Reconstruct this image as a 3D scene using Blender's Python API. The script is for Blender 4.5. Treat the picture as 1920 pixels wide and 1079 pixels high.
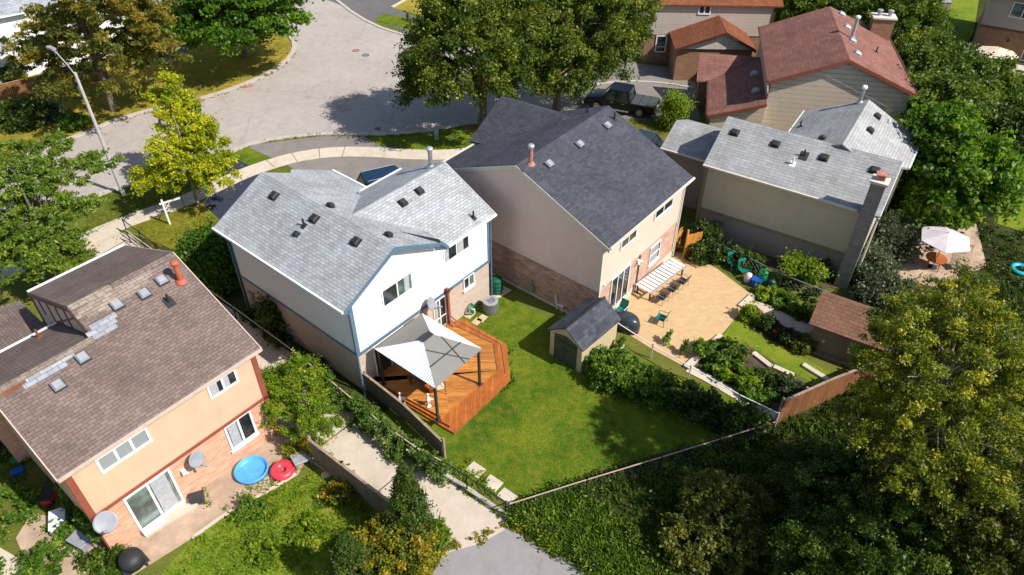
import bpy, bmesh, math, random
import numpy as np
from mathutils import Vector, Matrix
rad=math.radians
SC=bpy.context.scene
for o in list(bpy.data.objects): bpy.data.objects.remove(o)
# ---------------------------------------------------------------- camera
CH=28.0; FPX=1380.0; PITCH=rad(40.133); ROLL=rad(0.148)
FW=Vector((0,math.cos(PITCH),-math.sin(PITCH))); UP0=Vector((0,math.sin(PITCH),math.cos(PITCH))); RT0=Vector((1,0,0))
RT=math.cos(ROLL)*RT0+math.sin(ROLL)*UP0; UP=-math.sin(ROLL)*RT0+math.cos(ROLL)*UP0
cd=bpy.data.cameras.new('camera'); cam=bpy.data.objects.new('camera',cd); SC.collection.objects.link(cam)
cd.sensor_width=36; cd.sensor_fit='HORIZONTAL'; cd.lens=36*FPX/1920; cd.clip_end=2000; cd.clip_start=.5
M=Matrix.Identity(4)
for i in range(3): M[i][0]=RT[i]; M[i][1]=UP[i]; M[i][2]=-FW[i]
M[2][3]=CH; cam.matrix_world=M; SC.camera=cam
# ---------------------------------------------------------------- light
SUN_AZ=rad(-28); SUN_EL=rad(46)
sd=bpy.data.lights.new('sun','SUN'); so=bpy.data.objects.new('sun',sd); SC.collection.objects.link(so)
sd.energy=4.3; sd.angle=rad(.5); sd.color=(1,.955,.88)
S=Vector((math.cos(SUN_EL)*math.cos(SUN_AZ),math.cos(SUN_EL)*math.sin(SUN_AZ),math.sin(SUN_EL)))
so.rotation_euler=S.to_track_quat('Z','Y').to_euler(); so.location=(30,-20,60)
w=bpy.data.worlds.new('World'); SC.world=w; w.use_nodes=True
nt=w.node_tree; bg=nt.nodes['Background']; sky=nt.nodes.new('ShaderNodeTexSky'); sky.sky_type='NISHITA'; sky.sun_disc=False
sky.sun_elevation=SUN_EL; sky.sun_rotation=math.pi/2-SUN_AZ; bg.inputs[1].default_value=.092
nt.links.new(sky.outputs[0],bg.inputs[0])
SC.view_settings.view_transform='Standard'; SC.view_settings.look='None'; SC.view_settings.exposure=0.6; SC.view_settings.gamma=1
SC.render.engine='CYCLES'
# ---------------------------------------------------------------- photo-to-ground survey helpers
def W(px,py,z=0):
    d=RT*(px-960)+UP*(539.5-py)+FW*FPX; t=(z-CH)/d.z
    return Vector((d.x*t,d.y*t,z))
def zat(px,py,p):
    d=RT*(px-960)+UP*(539.5-py)+FW*FPX
    return CH+d.z*math.hypot(p[0],p[1])/math.hypot(d.x,d.y)
class Frame:
    def __init__(s,deg,ox,oy):
        s.a=rad(deg); s.o=Vector((ox,oy,0)); s.M=Matrix.Rotation(s.a,3,'Z')
    def hit(s,px,py,n,c):
        o=s.M.transposed()@(Vector((0,0,CH))-s.o); d=s.M.transposed()@(RT*(px-960)+UP*(539.5-py)+FW*FPX); n=Vector(n)
        return o+d*((c-n.dot(o))/n.dot(d))
    def v(s,px,py,v0=0): return s.hit(px,py,(0,1,0),v0)
    def u(s,px,py,u0=0): return s.hit(px,py,(1,0,0),u0)
    def roof(s,px,py,pl):   # pl=(u0,v0,z0,su,sv)
        u0,v0,z0,su,sv=pl; return s.hit(px,py,(-su,-sv,1),z0-su*u0-sv*v0)
    def w(s,u,v,z=0): return s.M@Vector((u,v,z))+s.o
    def loc(s,p): return s.M.transposed()@(Vector(p)-s.o)
# ---------------------------------------------------------------- materials
MATS={}
class NT:
    def __init__(s,name):
        s.m=bpy.data.materials.new(name); s.m.use_nodes=True; s.t=s.m.node_tree; s.b=s.t.nodes['Principled BSDF']
    def n(s,typ,**kw):
        x=s.t.nodes.new('ShaderNode'+typ)
        for k,v in kw.items():
            if hasattr(x,k) and k not in('Scale',): setattr(x,k,v)
            else: x.inputs[k.replace('_',' ')].default_value=v
        return x
    def l(s,a,b): s.t.links.new(a,b)
    def coord(s,kind='Object'): return s.n('TexCoord').outputs[kind]
    def noise(s,vec,scale,detail=4,rough=.6):
        x=s.n('TexNoise'); x.inputs['Scale'].default_value=scale; x.inputs['Detail'].default_value=detail; x.inputs['Roughness'].default_value=rough
        if vec: s.l(vec,x.inputs['Vector'])
        return x.outputs['Fac']
    def ramp(s,fac,stops):
        x=s.n('ValToRGB'); e=x.color_ramp.elements
        while len(e)<len(stops): e.new(.5)
        for i,(p,c) in enumerate(stops): e[i].position=p; e[i].color=(*c,1) if len(c)==3 else c
        s.l(fac,x.inputs[0]); return x.outputs[0]
    def mix(s,fac,a,b,mode='MIX'):
        x=s.n('MixRGB'); x.blend_type=mode
        for i,v in ((0,fac),(1,a),(2,b)):
            if isinstance(v,(int,float)): x.inputs[i].default_value=v
            elif isinstance(v,tuple): x.inputs[i].default_value=(*v,1)
            else: s.l(v,x.inputs[i])
        return x.outputs[0]
    def bump(s,h,strength=.3,dist=.02):
        x=s.n('Bump'); x.inputs['Strength'].default_value=strength; x.inputs['Distance'].default_value=dist
        s.l(h,x.inputs['Height']); s.l(x.outputs[0],s.b.inputs['Normal'])
    def map(s,vec,sc,rot=(0,0,0)):
        x=s.n('Mapping'); x.inputs['Scale'].default_value=sc; x.inputs['Rotation'].default_value=rot; s.l(vec,x.inputs['Vector']); return x.outputs[0]
    def done(s,col=None,rough=.8,metal=0,spec=None):
        if col is not None:
            if isinstance(col,tuple): s.b.inputs['Base Color'].default_value=(*col,1)
            else: s.l(col,s.b.inputs['Base Color'])
        s.b.inputs['Roughness'].default_value=rough; s.b.inputs['Metallic'].default_value=metal
        if spec is not None: s.b.inputs['Specular IOR Level'].default_value=spec
        MATS[s.m.name]=s.m; return s.m
def k(c,f): return tuple(min(1,x*f) for x in c)
def plain(name,c,rough=.6,metal=0,var=.12,scale=3,spec=None):
    t=NT(name); co=t.coord(); f=t.noise(co,scale,5); col=t.ramp(f,[(.3,k(c,1-var)),(.7,k(c,1+var))]); return t.done(col,rough,metal,spec)
def shingle(name,c1,c2,row=.19,wid=.34,patch=None):
    t=NT(name); uv=t.coord('UV'); b=t.n('TexBrick'); t.l(uv,b.inputs['Vector'])
    b.offset=.5; b.inputs['Scale'].default_value=1; b.inputs['Brick Width'].default_value=wid; b.inputs['Row Height'].default_value=row
    b.inputs['Mortar Size'].default_value=.012; b.inputs['Mortar Smooth'].default_value=.4; b.inputs['Bias'].default_value=-.1
    b.inputs['Color1'].default_value=(*c1,1); b.inputs['Color2'].default_value=(*c2,1); b.inputs['Mortar'].default_value=(*k(c2,.5),1)
    n=t.noise(t.coord(),.7,5); n2=t.noise(t.map(uv,(1,9,1)),1.1,3); n3=t.noise(t.coord(),60,2)
    c=t.mix(1,b.outputs['Color'],t.ramp(n,[(.3,(.92,.92,.92)),(.7,(1.06,1.06,1.06))]),'MULTIPLY')
    c=t.mix(1,c,t.ramp(n2,[(.35,(.93,.93,.93)),(.65,(1.05,1.05,1.05))]),'MULTIPLY')
    c=t.mix(1,c,t.ramp(n3,[(.3,(.82,.82,.82)),(.7,(1.15,1.15,1.15))]),'MULTIPLY')
    t.bump(b.outputs['Fac'],.5,-.012); return t.done(stain(t,c),.92,0,.2)
def stain(t,c):
    n=t.noise(t.coord(),.45,7,.7); n2=t.noise(t.map(t.coord('UV'),(2.2,.25,1)),1,5,.65)
    c=t.mix(1,c,t.ramp(n,[(.38,(.84,.83,.81)),(.6,(1.04,1.04,1.04))]),'MULTIPLY'); return t.mix(1,c,t.ramp(n2,[(.35,(.9,.9,.89)),(.6,(1.03,1.03,1.03))]),'MULTIPLY')
def brickm(name,c1,c2,mort,bw=.24,rh=.085,blotch=.25):
    t=NT(name); uv=t.coord('UV'); b=t.n('TexBrick'); t.l(uv,b.inputs['Vector']); b.inputs['Scale'].default_value=1
    b.inputs['Brick Width'].default_value=bw; b.inputs['Row Height'].default_value=rh; b.inputs['Mortar Size'].default_value=.008; b.inputs['Bias'].default_value=0
    b.inputs['Color1'].default_value=(*c1,1); b.inputs['Color2'].default_value=(*c2,1); b.inputs['Mortar'].default_value=(*mort,1)
    n=t.noise(t.map(uv,(1,2.5,1)),1.2,5,.7)
    c=t.mix(1,b.outputs['Color'],t.ramp(n,[(.35,(1-blotch,)*3),(.65,(1+blotch*.7,)*3)]),'MULTIPLY')
    t.bump(b.outputs['Fac'],.4,-.01); return t.done(c,.9)
def siding(name,c,row=.11,dark=.8,var=.06):
    t=NT(name); uv=t.coord('UV'); sp=t.n('SeparateXYZ'); t.l(uv,sp.inputs[0])
    a=t.n('Math',operation='DIVIDE'); t.l(sp.outputs['Y'],a.inputs[0]); a.inputs[1].default_value=row
    f=t.n('Math',operation='FRACT'); t.l(a.outputs[0],f.inputs[0])
    col=t.ramp(f.outputs[0],[(0,k(c,dark)),(.16,c),(1,c)]); n=t.noise(t.coord(),1.3,4)
    col=t.mix(1,col,t.ramp(n,[(.3,(1-var,)*3),(.7,(1+var,)*3)]),'MULTIPLY')
    n2=t.noise(t.map(uv,(3,.3,1)),1.2,5,.7); col=t.mix(1,col,t.ramp(n2,[(.35,(1-var*.6,1-var*.6,1-var*.7)),(.6,(1.01,)*3)]),'MULTIPLY'); t.bump(f.outputs[0],.7,.015); return t.done(col,.55)
def planks(name,c1,c2,wid=.14,length=2.4,gap=.004,axis=0,grain=.25):
    t=NT(name); uv=t.coord('UV'); v=t.map(uv,(1,1,1),(0,0,rad(90)*axis)); b=t.n('TexBrick'); t.l(v,b.inputs['Vector']); b.inputs['Scale'].default_value=1; b.offset=.37
    b.inputs['Brick Width'].default_value=length; b.inputs['Row Height'].default_value=wid; b.inputs['Mortar Size'].default_value=gap
    b.inputs['Color1'].default_value=(*c1,1); b.inputs['Color2'].default_value=(*c2,1); b.inputs['Mortar'].default_value=(*k(c2,.3),1)
    n=t.noise(t.map(v,(1.5,30,1)),1,4,.7); n2=t.noise(t.coord(),1.1,4)
    c=t.mix(1,b.outputs['Color'],t.ramp(n,[(.35,(1-grain,)*3),(.65,(1+grain,)*3)]),'MULTIPLY')
    c=t.mix(1,c,t.ramp(n2,[(.3,(.8,)*3),(.7,(1.15,)*3)]),'MULTIPLY')
    t.bump(b.outputs['Fac'],.4,-.01); return t.done(c,.7)
def asphalt(name,c,crack=True,spots=.12,sc=.14):
    t=NT(name); co=t.coord(); n1=t.noise(co,sc,6,.6); n2=t.noise(co,22,3,.8); n3=t.noise(co,1.4,5)
    col=t.ramp(n1,[(.3,k(c,1-spots)),(.7,k(c,1+spots))]); col=t.mix(1,col,t.ramp(t.noise(t.map(co,(1,.35,1)),.6,7,.75),[(.3,(.82,.81,.8)),(.45,(1,1,1)),(.7,(1.05,1.05,1.05))]),'MULTIPLY')
    col=t.mix(1,col,t.ramp(n2,[(.3,(.86,)*3),(.7,(1.12,)*3)]),'MULTIPLY'); col=t.mix(1,col,t.ramp(n3,[(.35,(.93,)*3),(.6,(1.04,)*3)]),'MULTIPLY')
    if crack:
        vo=t.n('TexVoronoi'); vo.feature='DISTANCE_TO_EDGE'; vo.inputs['Scale'].default_value=.1
        wv=t.mix(.16,co,t.n('TexNoise').outputs['Color'],'ADD'); nn=t.n('TexNoise'); nn.inputs['Scale'].default_value=.5; nn.inputs['Detail'].default_value=6; t.l(co,nn.inputs['Vector'])
        wv=t.mix(.9,co,nn.outputs['Color'],'ADD'); t.l(wv,vo.inputs['Vector'])
        cr=t.ramp(vo.outputs['Distance'],[(0,(.45,.45,.45)),(.004,(1,1,1))]); col=t.mix(t.ramp(t.noise(co,.11,2),[(.42,(0,0,0)),(.6,(.75,.75,.75))]),col,t.mix(1,col,cr,'MULTIPLY'))
    t.bump(n2,.25,.01); return t.done(col,.95,0,.2)
def grass(name,cols,sc=1.0,bump=.7):
    t=NT(name); co=t.coord(); n1=t.noise(co,.35*sc,5,.6); n2=t.noise(co,2.2*sc,5,.7); n3=t.noise(co,14,4,.8); n4=t.noise(co,45,2,.8)
    col=t.ramp(n1,[(.36,cols[0]),(.5,cols[1]),(.64,cols[2])]); col=t.mix(t.ramp(n2,[(.45,(0,0,0)),(.7,(.7,.7,.7))]),col,cols[3])
    col=t.mix(1,col,t.ramp(n3,[(.3,(.55,)*3),(.7,(1.4,)*3)]),'MULTIPLY'); col=t.mix(1,col,t.ramp(n4,[(.3,(.7,)*3),(.7,(1.3,)*3)]),'MULTIPLY')
    t.bump(n3,bump,.06); return t.done(col,1,0,.1)
def leafm(name,stops,trans=.35):
    t=NT(name); a=t.n('Attribute'); a.attribute_name='tint'; col=t.ramp(a.outputs['Fac'],stops)
    t.l(col,t.b.inputs['Base Color']); t.b.inputs['Roughness'].default_value=.5; t.b.inputs['Specular IOR Level'].default_value=.35
    tr=t.n('BsdfTranslucent'); t.l(t.mix(1,col,(1.3,1.5,.5),'MULTIPLY'),tr.inputs[0]); mx=t.n('MixShader'); mx.inputs[0].default_value=trans
    t.l(t.b.outputs[0],mx.inputs[1]); t.l(tr.outputs[0],mx.inputs[2]); t.l(mx.outputs[0],t.t.nodes['Material Output'].inputs[0]); MATS[name]=t.m; return t.m
def glassm(name,c=(.02,.03,.035),rough=.05):
    t=NT(name); n=t.noise(t.coord(),1.1,3); return t.done(t.ramp(n,[(.4,k(c,.6)),(.62,k(c,1.8))]),rough,0,.8)

sh_grey=shingle('shingle_light_grey',(.425,.44,.46),(.315,.325,.345),.16,.3)
sh_dark=shingle('shingle_charcoal',(.058,.06,.077),(.09,.091,.112),.15,.26)
sh_brown=shingle('shingle_brown',(.215,.16,.14),(.155,.115,.101),.145,.3)
sh_brownl=shingle('shingle_faded_tan',(.34,.27,.225),(.21,.165,.137),.15,.36)
sh_patch=shingle('shingle_grey_patch',(.4,.42,.47),(.28,.3,.34),.2,.42)
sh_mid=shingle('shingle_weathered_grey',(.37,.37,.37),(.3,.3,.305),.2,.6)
sh_sunlit=shingle('shingle_sunlit_grey',(.4,.4,.4),(.34,.34,.345),.19,.62)  # lighter copy of the weathered grey; sunlight is put into its colour
sh_red=shingle('shingle_red_brown',(.22,.1,.08),(.28,.13,.105),.27,.5)
sh_rust=shingle('shingle_rust_orange',(.24,.085,.04),(.19,.06,.03),.27,.5)
sh_shed=shingle('shingle_shed_black',(.05,.055,.07),(.095,.1,.125),.22,.3)
sh_bshed=shingle('shingle_shed_brown',(.26,.14,.09),(.2,.1,.065),.2,.42)
m_ridge_red=plain('ridge_cap_red',(.13,.06,.05),.9)
wall_white=siding('siding_white',(.78,.79,.82),.2,.97,.02)
wall_tan=siding('siding_peach',(.64,.46,.315),.12,.84)
wall_pink=siding('siding_pinkish_beige',(.75,.55,.475),.16,.66,.04)
wall_cream=siding('siding_cream',(.68,.56,.47),.12,.92,.03)
wall_sage=siding('siding_sage_cream',(.54,.49,.36),.15,.8)
wall_stripe=siding('siding_beige_clapboard',(.66,.53,.42),.36,.28)
wall_taupe=siding('siding_taupe',(.36,.3,.26),.14,.8)
wall_w2=siding('siding_bright_white',(.75,.76,.78),.16,.85)
br_buff=brickm('brick_buff',(.52,.41,.33),(.44,.34,.27),(.5,.42,.35),.24,.085,.08)
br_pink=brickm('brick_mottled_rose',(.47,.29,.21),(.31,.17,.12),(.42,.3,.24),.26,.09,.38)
br_pink_sunlit=brickm('brick_rose_sunlit',(.56,.35,.26),(.44,.26,.19),(.5,.38,.3),.26,.09,.2)  # lit copy of the rose brick, sunshine painted into the rear wall colour
br_orange=brickm('brick_orange',(.56,.25,.14),(.66,.38,.26),(.55,.42,.32),.3,.1,.1)
br_taupe=brickm('brick_taupe',(.3,.235,.19),(.25,.19,.155),(.3,.25,.21),.24,.09,.1)
br_grey=brickm('brick_grey',(.32,.29,.27),(.22,.2,.19),(.2,.18,.17),.24,.09,.1)
br_brown=brickm('brick_brown',(.32,.17,.09),(.24,.12,.065),(.26,.17,.11),.26,.09,.15)
m_blue=plain('trim_slate_blue',(.09,.16,.23),.5); m_white=plain('trim_white',(.74,.74,.74),.45,0,.05); m_cream=plain('trim_cream',(.62,.56,.47),.5,0,.06)
m_redt=plain('trim_barn_red',(.26,.07,.045),.5); m_browntrim=plain('trim_dark_brown',(.09,.035,.025),.5); m_olive=plain('trim_olive',(.22,.2,.1),.6)
m_pinktrim=plain('gutter_pinkish_tan',(.55,.42,.35),.5)
m_stucco=plain('stucco_taupe',(.3,.25,.22),.9,0,.1,9)
m_glass=glassm('window_glass',(.014,.02,.024),.12); m_glassg=glassm('window_glass_green',(.09,.12,.11)); m_curtain=plain('curtain_white',(.36,.37,.39),.9,0,.2,9)
m_blinds=siding('blinds_white',(.3,.32,.34),.12,.4)
m_black=plain('black_plastic',(.02,.02,.022),.6); m_dark=plain('charcoal_metal',(.045,.047,.055),.45,.3)
m_steel=plain('galvanised_steel',(.42,.44,.46),.4,.75,.12); m_lead=plain('vent_pale_grey',(.36,.37,.4),.5,.3)
m_pole=plain('pole_grey',(.42,.4,.38),.7); m_redpipe=plain('flue_red',(.42,.1,.055),.6); m_rust=plain('flue_rusty',(.36,.16,.12),.8,0,.6,8)
m_conc=asphalt('concrete_path',(.5,.42,.34),False,.06); m_concw=asphalt('concrete_sidewalk',(.53,.455,.365),False,.06); m_kerb=plain('kerb_concrete',(.42,.38,.33),.9)
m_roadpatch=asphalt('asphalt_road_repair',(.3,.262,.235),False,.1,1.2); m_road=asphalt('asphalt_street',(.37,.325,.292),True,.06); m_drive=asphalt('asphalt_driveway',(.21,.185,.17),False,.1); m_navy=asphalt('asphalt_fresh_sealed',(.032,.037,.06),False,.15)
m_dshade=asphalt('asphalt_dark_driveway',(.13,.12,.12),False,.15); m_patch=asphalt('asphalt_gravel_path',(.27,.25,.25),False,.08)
m_grass=grass('grass_lawn',[(.045,.1,.007),(.08,.14,.009),(.14,.175,.013),(.21,.18,.02)])
m_dry=grass('grass_dry_boulevard',[(.17,.17,.02),(.27,.22,.03),(.36,.25,.04),(.32,.25,.06)])
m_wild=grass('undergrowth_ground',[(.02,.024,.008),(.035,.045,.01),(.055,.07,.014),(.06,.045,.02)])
m_ground=grass('grass_general',[(.075,.11,.016),(.12,.14,.022),(.15,.15,.028),(.16,.14,.04)])
m_bright=grass('grass_bright',[(.08,.15,.01),(.13,.2,.014),(.19,.22,.02),(.24,.22,.035)])
m_soil=asphalt('garden_soil',(.09,.06,.04),False,.3,1.5); m_dirt=asphalt('dry_dirt',(.4,.29,.21),False,.3,.9)
m_paver=brickm('patio_pavers_gold',(.56,.38,.2),(.5,.33,.17),(.46,.29,.15),.24,.16,.08)
m_deck=planks('deck_boards_orange',(.5,.2,.034),(.34,.12,.018),.14,2.4,.005,0,.4); m_deckr=planks('deck_boards_red_brown',(.42,.125,.017),(.3,.08,.012),.14,2.4,.004,1)
m_fence=planks('fence_boards_weathered',(.2,.155,.115),(.14,.11,.085),.15,9,.008,1); m_cedar=planks('fence_boards_cedar',(.26,.115,.045),(.19,.075,.03),.15,9,.008,1); m_gold=planks('gate_boards_honey',(.6,.26,.045),(.52,.21,.035),.14,9,.006,1)
m_post=plain('fence_post_wood',(.28,.2,.14),.85,0,.3,6); m_bark=plain('bark_grey_brown',(.13,.1,.075),.95,0,.4,6); m_barkl=plain('bark_pale',(.26,.22,.17),.95,0,.3,6)
m_bed=plain('tonneau_vinyl',(.06,.062,.07),.55); m_tire=plain('tyre_rubber',(.015,.015,.015),.8); m_rim=plain('alloy_rim',(.5,.45,.38),.35,.7)
def paint(name,c):
    t=NT(name); t.b.inputs['Coat Weight'].default_value=.12; t.b.inputs['Specular IOR Level'].default_value=.3; t.b.inputs['Coat Roughness'].default_value=.08; return t.done(t.ramp(t.noise(t.coord(),2,3),[(.3,k(c,.9)),(.7,k(c,1.1))]),.35,0)
p_black=paint('car_paint_black',(.003,.004,.007)); p_blue=paint('car_paint_blue',(.008,.03,.065)); p_silver=paint('car_paint_silver',(.3,.34,.4)); p_dark=paint('car_paint_dark_grey',(.03,.04,.055)); p_cobalt=paint('car_paint_cobalt',(.01,.05,.25))
m_red=plain('lamp_red',(.55,.015,.015),.2); m_clear=plain('lamp_clear',(.6,.6,.58),.15)
m_teal=plain('plastic_teal',(.01,.16,.13),.45); m_green=plain('plastic_green',(.015,.2,.07),.45); m_dgreen=plain('plastic_dark_green',(.006,.085,.05),.5); m_pblue=plain('plastic_blue',(.01,.08,.42),.4); m_pool=plain('pool_blue',(.08,.33,.75),.4,0,.15,2); m_pink=plain('plastic_coral_red',(.75,.04,.07),.4)
m_dish=plain('dish_grey',(.26,.27,.3),.5); m_umb=plain('umbrella_pale_lilac',(.55,.5,.53),.8); m_umb2=plain('umbrella_beige',(.66,.54,.41),.8); m_canvas=plain('canopy_grey_fabric',(.19,.183,.165),.8,0,.05)
m_shedw=siding('shed_panel_sand',(.52,.42,.26),.5,.9); m_sdoor=siding('shed_door_charcoal',(.05,.055,.055),.3,.7); m_brshed=siding('shed_wall_brown',(.2,.13,.1),.3,.85)
m_table=planks('table_wood_orange',(.42,.12,.02),(.34,.09,.015),.1); m_acg=plain('ac_grille',(.16,.16,.165),.6,.2,.3,12); m_sand=plain('stone_block',(.48,.36,.24),.9,0,.2,5); m_yel=plain('plastic_yellow',(.8,.5,.02),.5)
def canopy():
    t=NT('canopy_white_ribbed'); uv=t.coord('UV'); sp=t.n('SeparateXYZ'); t.l(uv,sp.inputs[0]); a=t.n('Math',operation='DIVIDE'); t.l(sp.outputs[0],a.inputs[0]); a.inputs[1].default_value=.12
    f=t.n('Math',operation='PINGPONG'); t.l(a.outputs[0],f.inputs[0]); f.inputs[1].default_value=.5
    t.bump(f.outputs[0],1,.05); return t.done(t.ramp(f.outputs[0],[(0,(.45,.46,.48)),(.1,(.68,.69,.7)),(.18,(.82,.82,.82)),(1,(.82,.82,.82))]),.5)
m_canopy=canopy()
L_linden=leafm('leaves_linden',[(0,(.02,.045,.005)),(.5,(.085,.125,.01)),(.85,(.21,.23,.022)),(1,(.42,.4,.07))])
L_maple=leafm('leaves_green_maple',[(0,(.025,.07,.005)),(.6,(.08,.17,.01)),(1,(.22,.32,.02))])
L_ochre=leafm('leaves_ochre_conifer',[(0,(.04,.06,.01)),(.45,(.13,.135,.015)),(.8,(.27,.2,.022)),(1,(.36,.23,.04))])
L_yellow=leafm('leaves_yellow',[(0,(.12,.17,.01)),(.4,(.32,.35,.012)),(.8,(.52,.49,.015)),(1,(.64,.52,.03))],.4)
L_locust=leafm('leaves_feathery_green',[(0,(.04,.08,.006)),(.6,(.11,.18,.014)),(1,(.26,.32,.04))])
L_bush=leafm('leaves_bush_green',[(0,(.04,.09,.008)),(.6,(.1,.19,.014)),(1,(.24,.33,.03))])
L_small=leafm('leaves_lime_shrub',[(0,(.07,.13,.006)),(.6,(.18,.27,.012)),(1,(.42,.42,.03))],.4)
L_dark=leafm('leaves_dark_ivy',[(0,(.015,.035,.006)),(.6,(.045,.08,.01)),(1,(.15,.19,.03))])
L_hedge=leafm('leaves_vine_green',[(0,(.025,.055,.006)),(.6,(.08,.13,.01)),(1,(.23,.28,.03))])
L_olive=leafm('leaves_olive_yellow',[(0,(.04,.055,.008)),(.5,(.12,.13,.015)),(1,(.3,.29,.04))])
L_autumn=leafm('leaves_autumn_maple',[(0,(.04,.06,.006)),(.45,(.14,.17,.012)),(.8,(.35,.34,.022)),(.97,(.58,.46,.04)),(1,(.5,.2,.03))])
L_shrubau=leafm('leaves_bronze_shrub',[(0,(.05,.09,.008)),(.4,(.14,.17,.012)),(.75,(.36,.28,.015)),(1,(.5,.19,.02))])
L_silver=leafm('leaves_silver_shrub',[(0,(.04,.055,.03)),(.6,(.1,.12,.07)),(1,(.26,.26,.18))])
L_pale=leafm('leaves_flowering_vine',[(0,(.04,.09,.008)),(.6,(.12,.19,.03)),(.86,(.3,.33,.12)),(1,(.62,.55,.4))])
L_cedar=leafm('leaves_cedar',[(0,(.03,.06,.006)),(.6,(.06,.1,.01)),(1,(.13,.17,.015))])
L_bright=leafm('leaves_lush_bright',[(0,(.035,.09,.006)),(.6,(.11,.21,.014)),(1,(.28,.36,.03))],.4)
L_leaf=leafm('leaves_fallen',[(0,(.2,.1,.03)),(.6,(.4,.2,.05)),(1,(.5,.33,.12))],.1)
L_flower=leafm('petals_pink',[(0,(.5,.02,.08)),(1,(.8,.08,.2))],.2)
# ---------------------------------------------------------------- object helpers
COL=SC.collection
def tag(o,label=None,cat=None,group=None,kind=None):
    for n,v in (('label',label),('category',cat),('group',group),('kind',kind)):
        if v: o[n]=v
    return o
def empty(name,loc=(0,0,0),rz=0,label=None,cat=None,group=None):
    o=bpy.data.objects.new(name,None); o.empty_display_size=.3; COL.objects.link(o); o.location=loc; o.rotation_euler=(0,0,rz); return tag(o,label,cat,group)
class MB:
    def __init__(s): s.b=bmesh.new()
    def quadface(s,vs):
        s.b.faces.new(vs)
    def prism(s,pts,vec):
        vec=Vector(vec); a=[s.b.verts.new(Vector(p)) for p in pts]; c=[s.b.verts.new(Vector(p)+vec) for p in pts]; n=len(pts)
        s.b.faces.new(a); s.b.faces.new(c[::-1])
        for i in range(n): s.b.faces.new((a[i],c[i],c[(i+1)%n],a[(i+1)%n]))
        return s
    def box(s,x0,x1,y0,y1,z0,z1): return s.prism([(x0,y0,z0),(x1,y0,z0),(x1,y1,z0),(x0,y1,z0)],(0,0,z1-z0))
    def obox(s,c,sx,sy,z0,z1,rz=0):
        R=Matrix.Rotation(rz,3,'Z'); c=Vector((c[0],c[1],0))
        return s.prism([c+R@Vector((a*sx/2,b*sy/2,0))+Vector((0,0,z0)) for a,b in ((-1,-1),(1,-1),(1,1),(-1,1))],(0,0,z1-z0))
    def tube(s,p0,p1,r0,r1=None,n=8,cap=True):
        r1=r0 if r1 is None else r1; p0=Vector(p0); p1=Vector(p1); d=(p1-p0).normalized(); x=d.orthogonal().normalized(); y=d.cross(x)
        A=[s.b.verts.new(p0+(x*math.cos(t)+y*math.sin(t))*r0) for t in [2*math.pi*i/n for i in range(n)]]
        B=[s.b.verts.new(p1+(x*math.cos(t)+y*math.sin(t))*r1) for t in [2*math.pi*i/n for i in range(n)]]
        for i in range(n): s.b.faces.new((A[i],A[(i+1)%n],B[(i+1)%n],B[i]))
        if cap: s.b.faces.new(A[::-1]); s.b.faces.new(B)
        return s
    def path(s,pts,r,n=6):
        for a,b in zip(pts,pts[1:]): s.tube(a,b,r,r,n)
        return s
    def beam(s,p0,p1,wd,h):
        p0=Vector(p0); p1=Vector(p1); d=(p1-p0); q=Vector((-d.y,d.x,0)).normalized()*wd/2
        return s.prism([p0-q,p0+q,p0+q+Vector((0,0,h)),p0-q+Vector((0,0,h))],d)
    def lathe(s,prof,c=(0,0,0),n=16,M=None):
        M=M or Matrix.Identity(3); c=Vector(c); rings=[]
        for r,z in prof:
            if r<1e-4: rings.append([s.b.verts.new(c+M@Vector((0,0,z)))])
            else: rings.append([s.b.verts.new(c+M@Vector((r*math.cos(2*math.pi*i/n),r*math.sin(2*math.pi*i/n),z))) for i in range(n)])
        for A,B in zip(rings,rings[1:]):
            for i in range(n):
                j=(i+1)%n
                if len(A)==1 and len(B)==1: continue
                if len(A)==1: s.b.faces.new((A[0],B[j],B[i]))
                elif len(B)==1: s.b.faces.new((A[i],A[j],B[0]))
                else: s.b.faces.new((A[i],A[j],B[j],B[i]))
        return s
    def build(s,name,mat,parent=None,smooth=False,bevel=0,label=None):
        if name in('trim','curtain','pillar','blue_trim','red_trim','timber_trim','rake_edge','fascia','rails','brace','corner_trim'):
            s.b.verts.index_update(); seen=set(); isl=[]
            for v in s.b.verts:
                if v.index in seen: continue
                st=[v]; g=[]; seen.add(v.index)
                while st:
                    x=st.pop(); g.append(x)
                    for e in x.link_edges:
                        y=e.other_vert(x)
                        if y.index not in seen: seen.add(y.index); st.append(y)
                isl.append(g)
            if len(isl)>1:
                for g in isl:
                    q=MB(); mp={v.index:q.b.verts.new(v.co) for v in g}; fs={f for v in g for f in v.link_faces}
                    for f in sorted(fs,key=lambda f:f.index): q.b.faces.new([mp[v.index] for v in f.verts])
                    o=q.build(name,mat,parent,smooth,bevel,label)
                s.b.free(); return o
        bmesh.ops.recalc_face_normals(s.b,faces=s.b.faces); s.b.normal_update()
        uvl=s.b.loops.layers.uv.new('UVMap'); Z=Vector((0,0,1))
        for f in s.b.faces:
            n=f.normal
            if abs(n.z)>.999 or n.length<.5: t=Vector((1,0,0)); q=Vector((0,1,0))
            else: t=Z.cross(n).normalized(); q=n.cross(t)
            for l in f.loops: l[uvl].uv=(l.vert.co.dot(t),l.vert.co.dot(q))
            f.smooth=smooth
        me=bpy.data.meshes.new(name); s.b.to_mesh(me); s.b.free(); me.materials.append(mat)
        o=bpy.data.objects.new(name,me); COL.objects.link(o); o.parent=parent
        if bevel:
            m=o.modifiers.new('bevel','BEVEL'); m.width=bevel; m.segments=2; m.limit_method='ANGLE'
        if label: o['label']=label
        return o
SHZ=[0]
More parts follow.
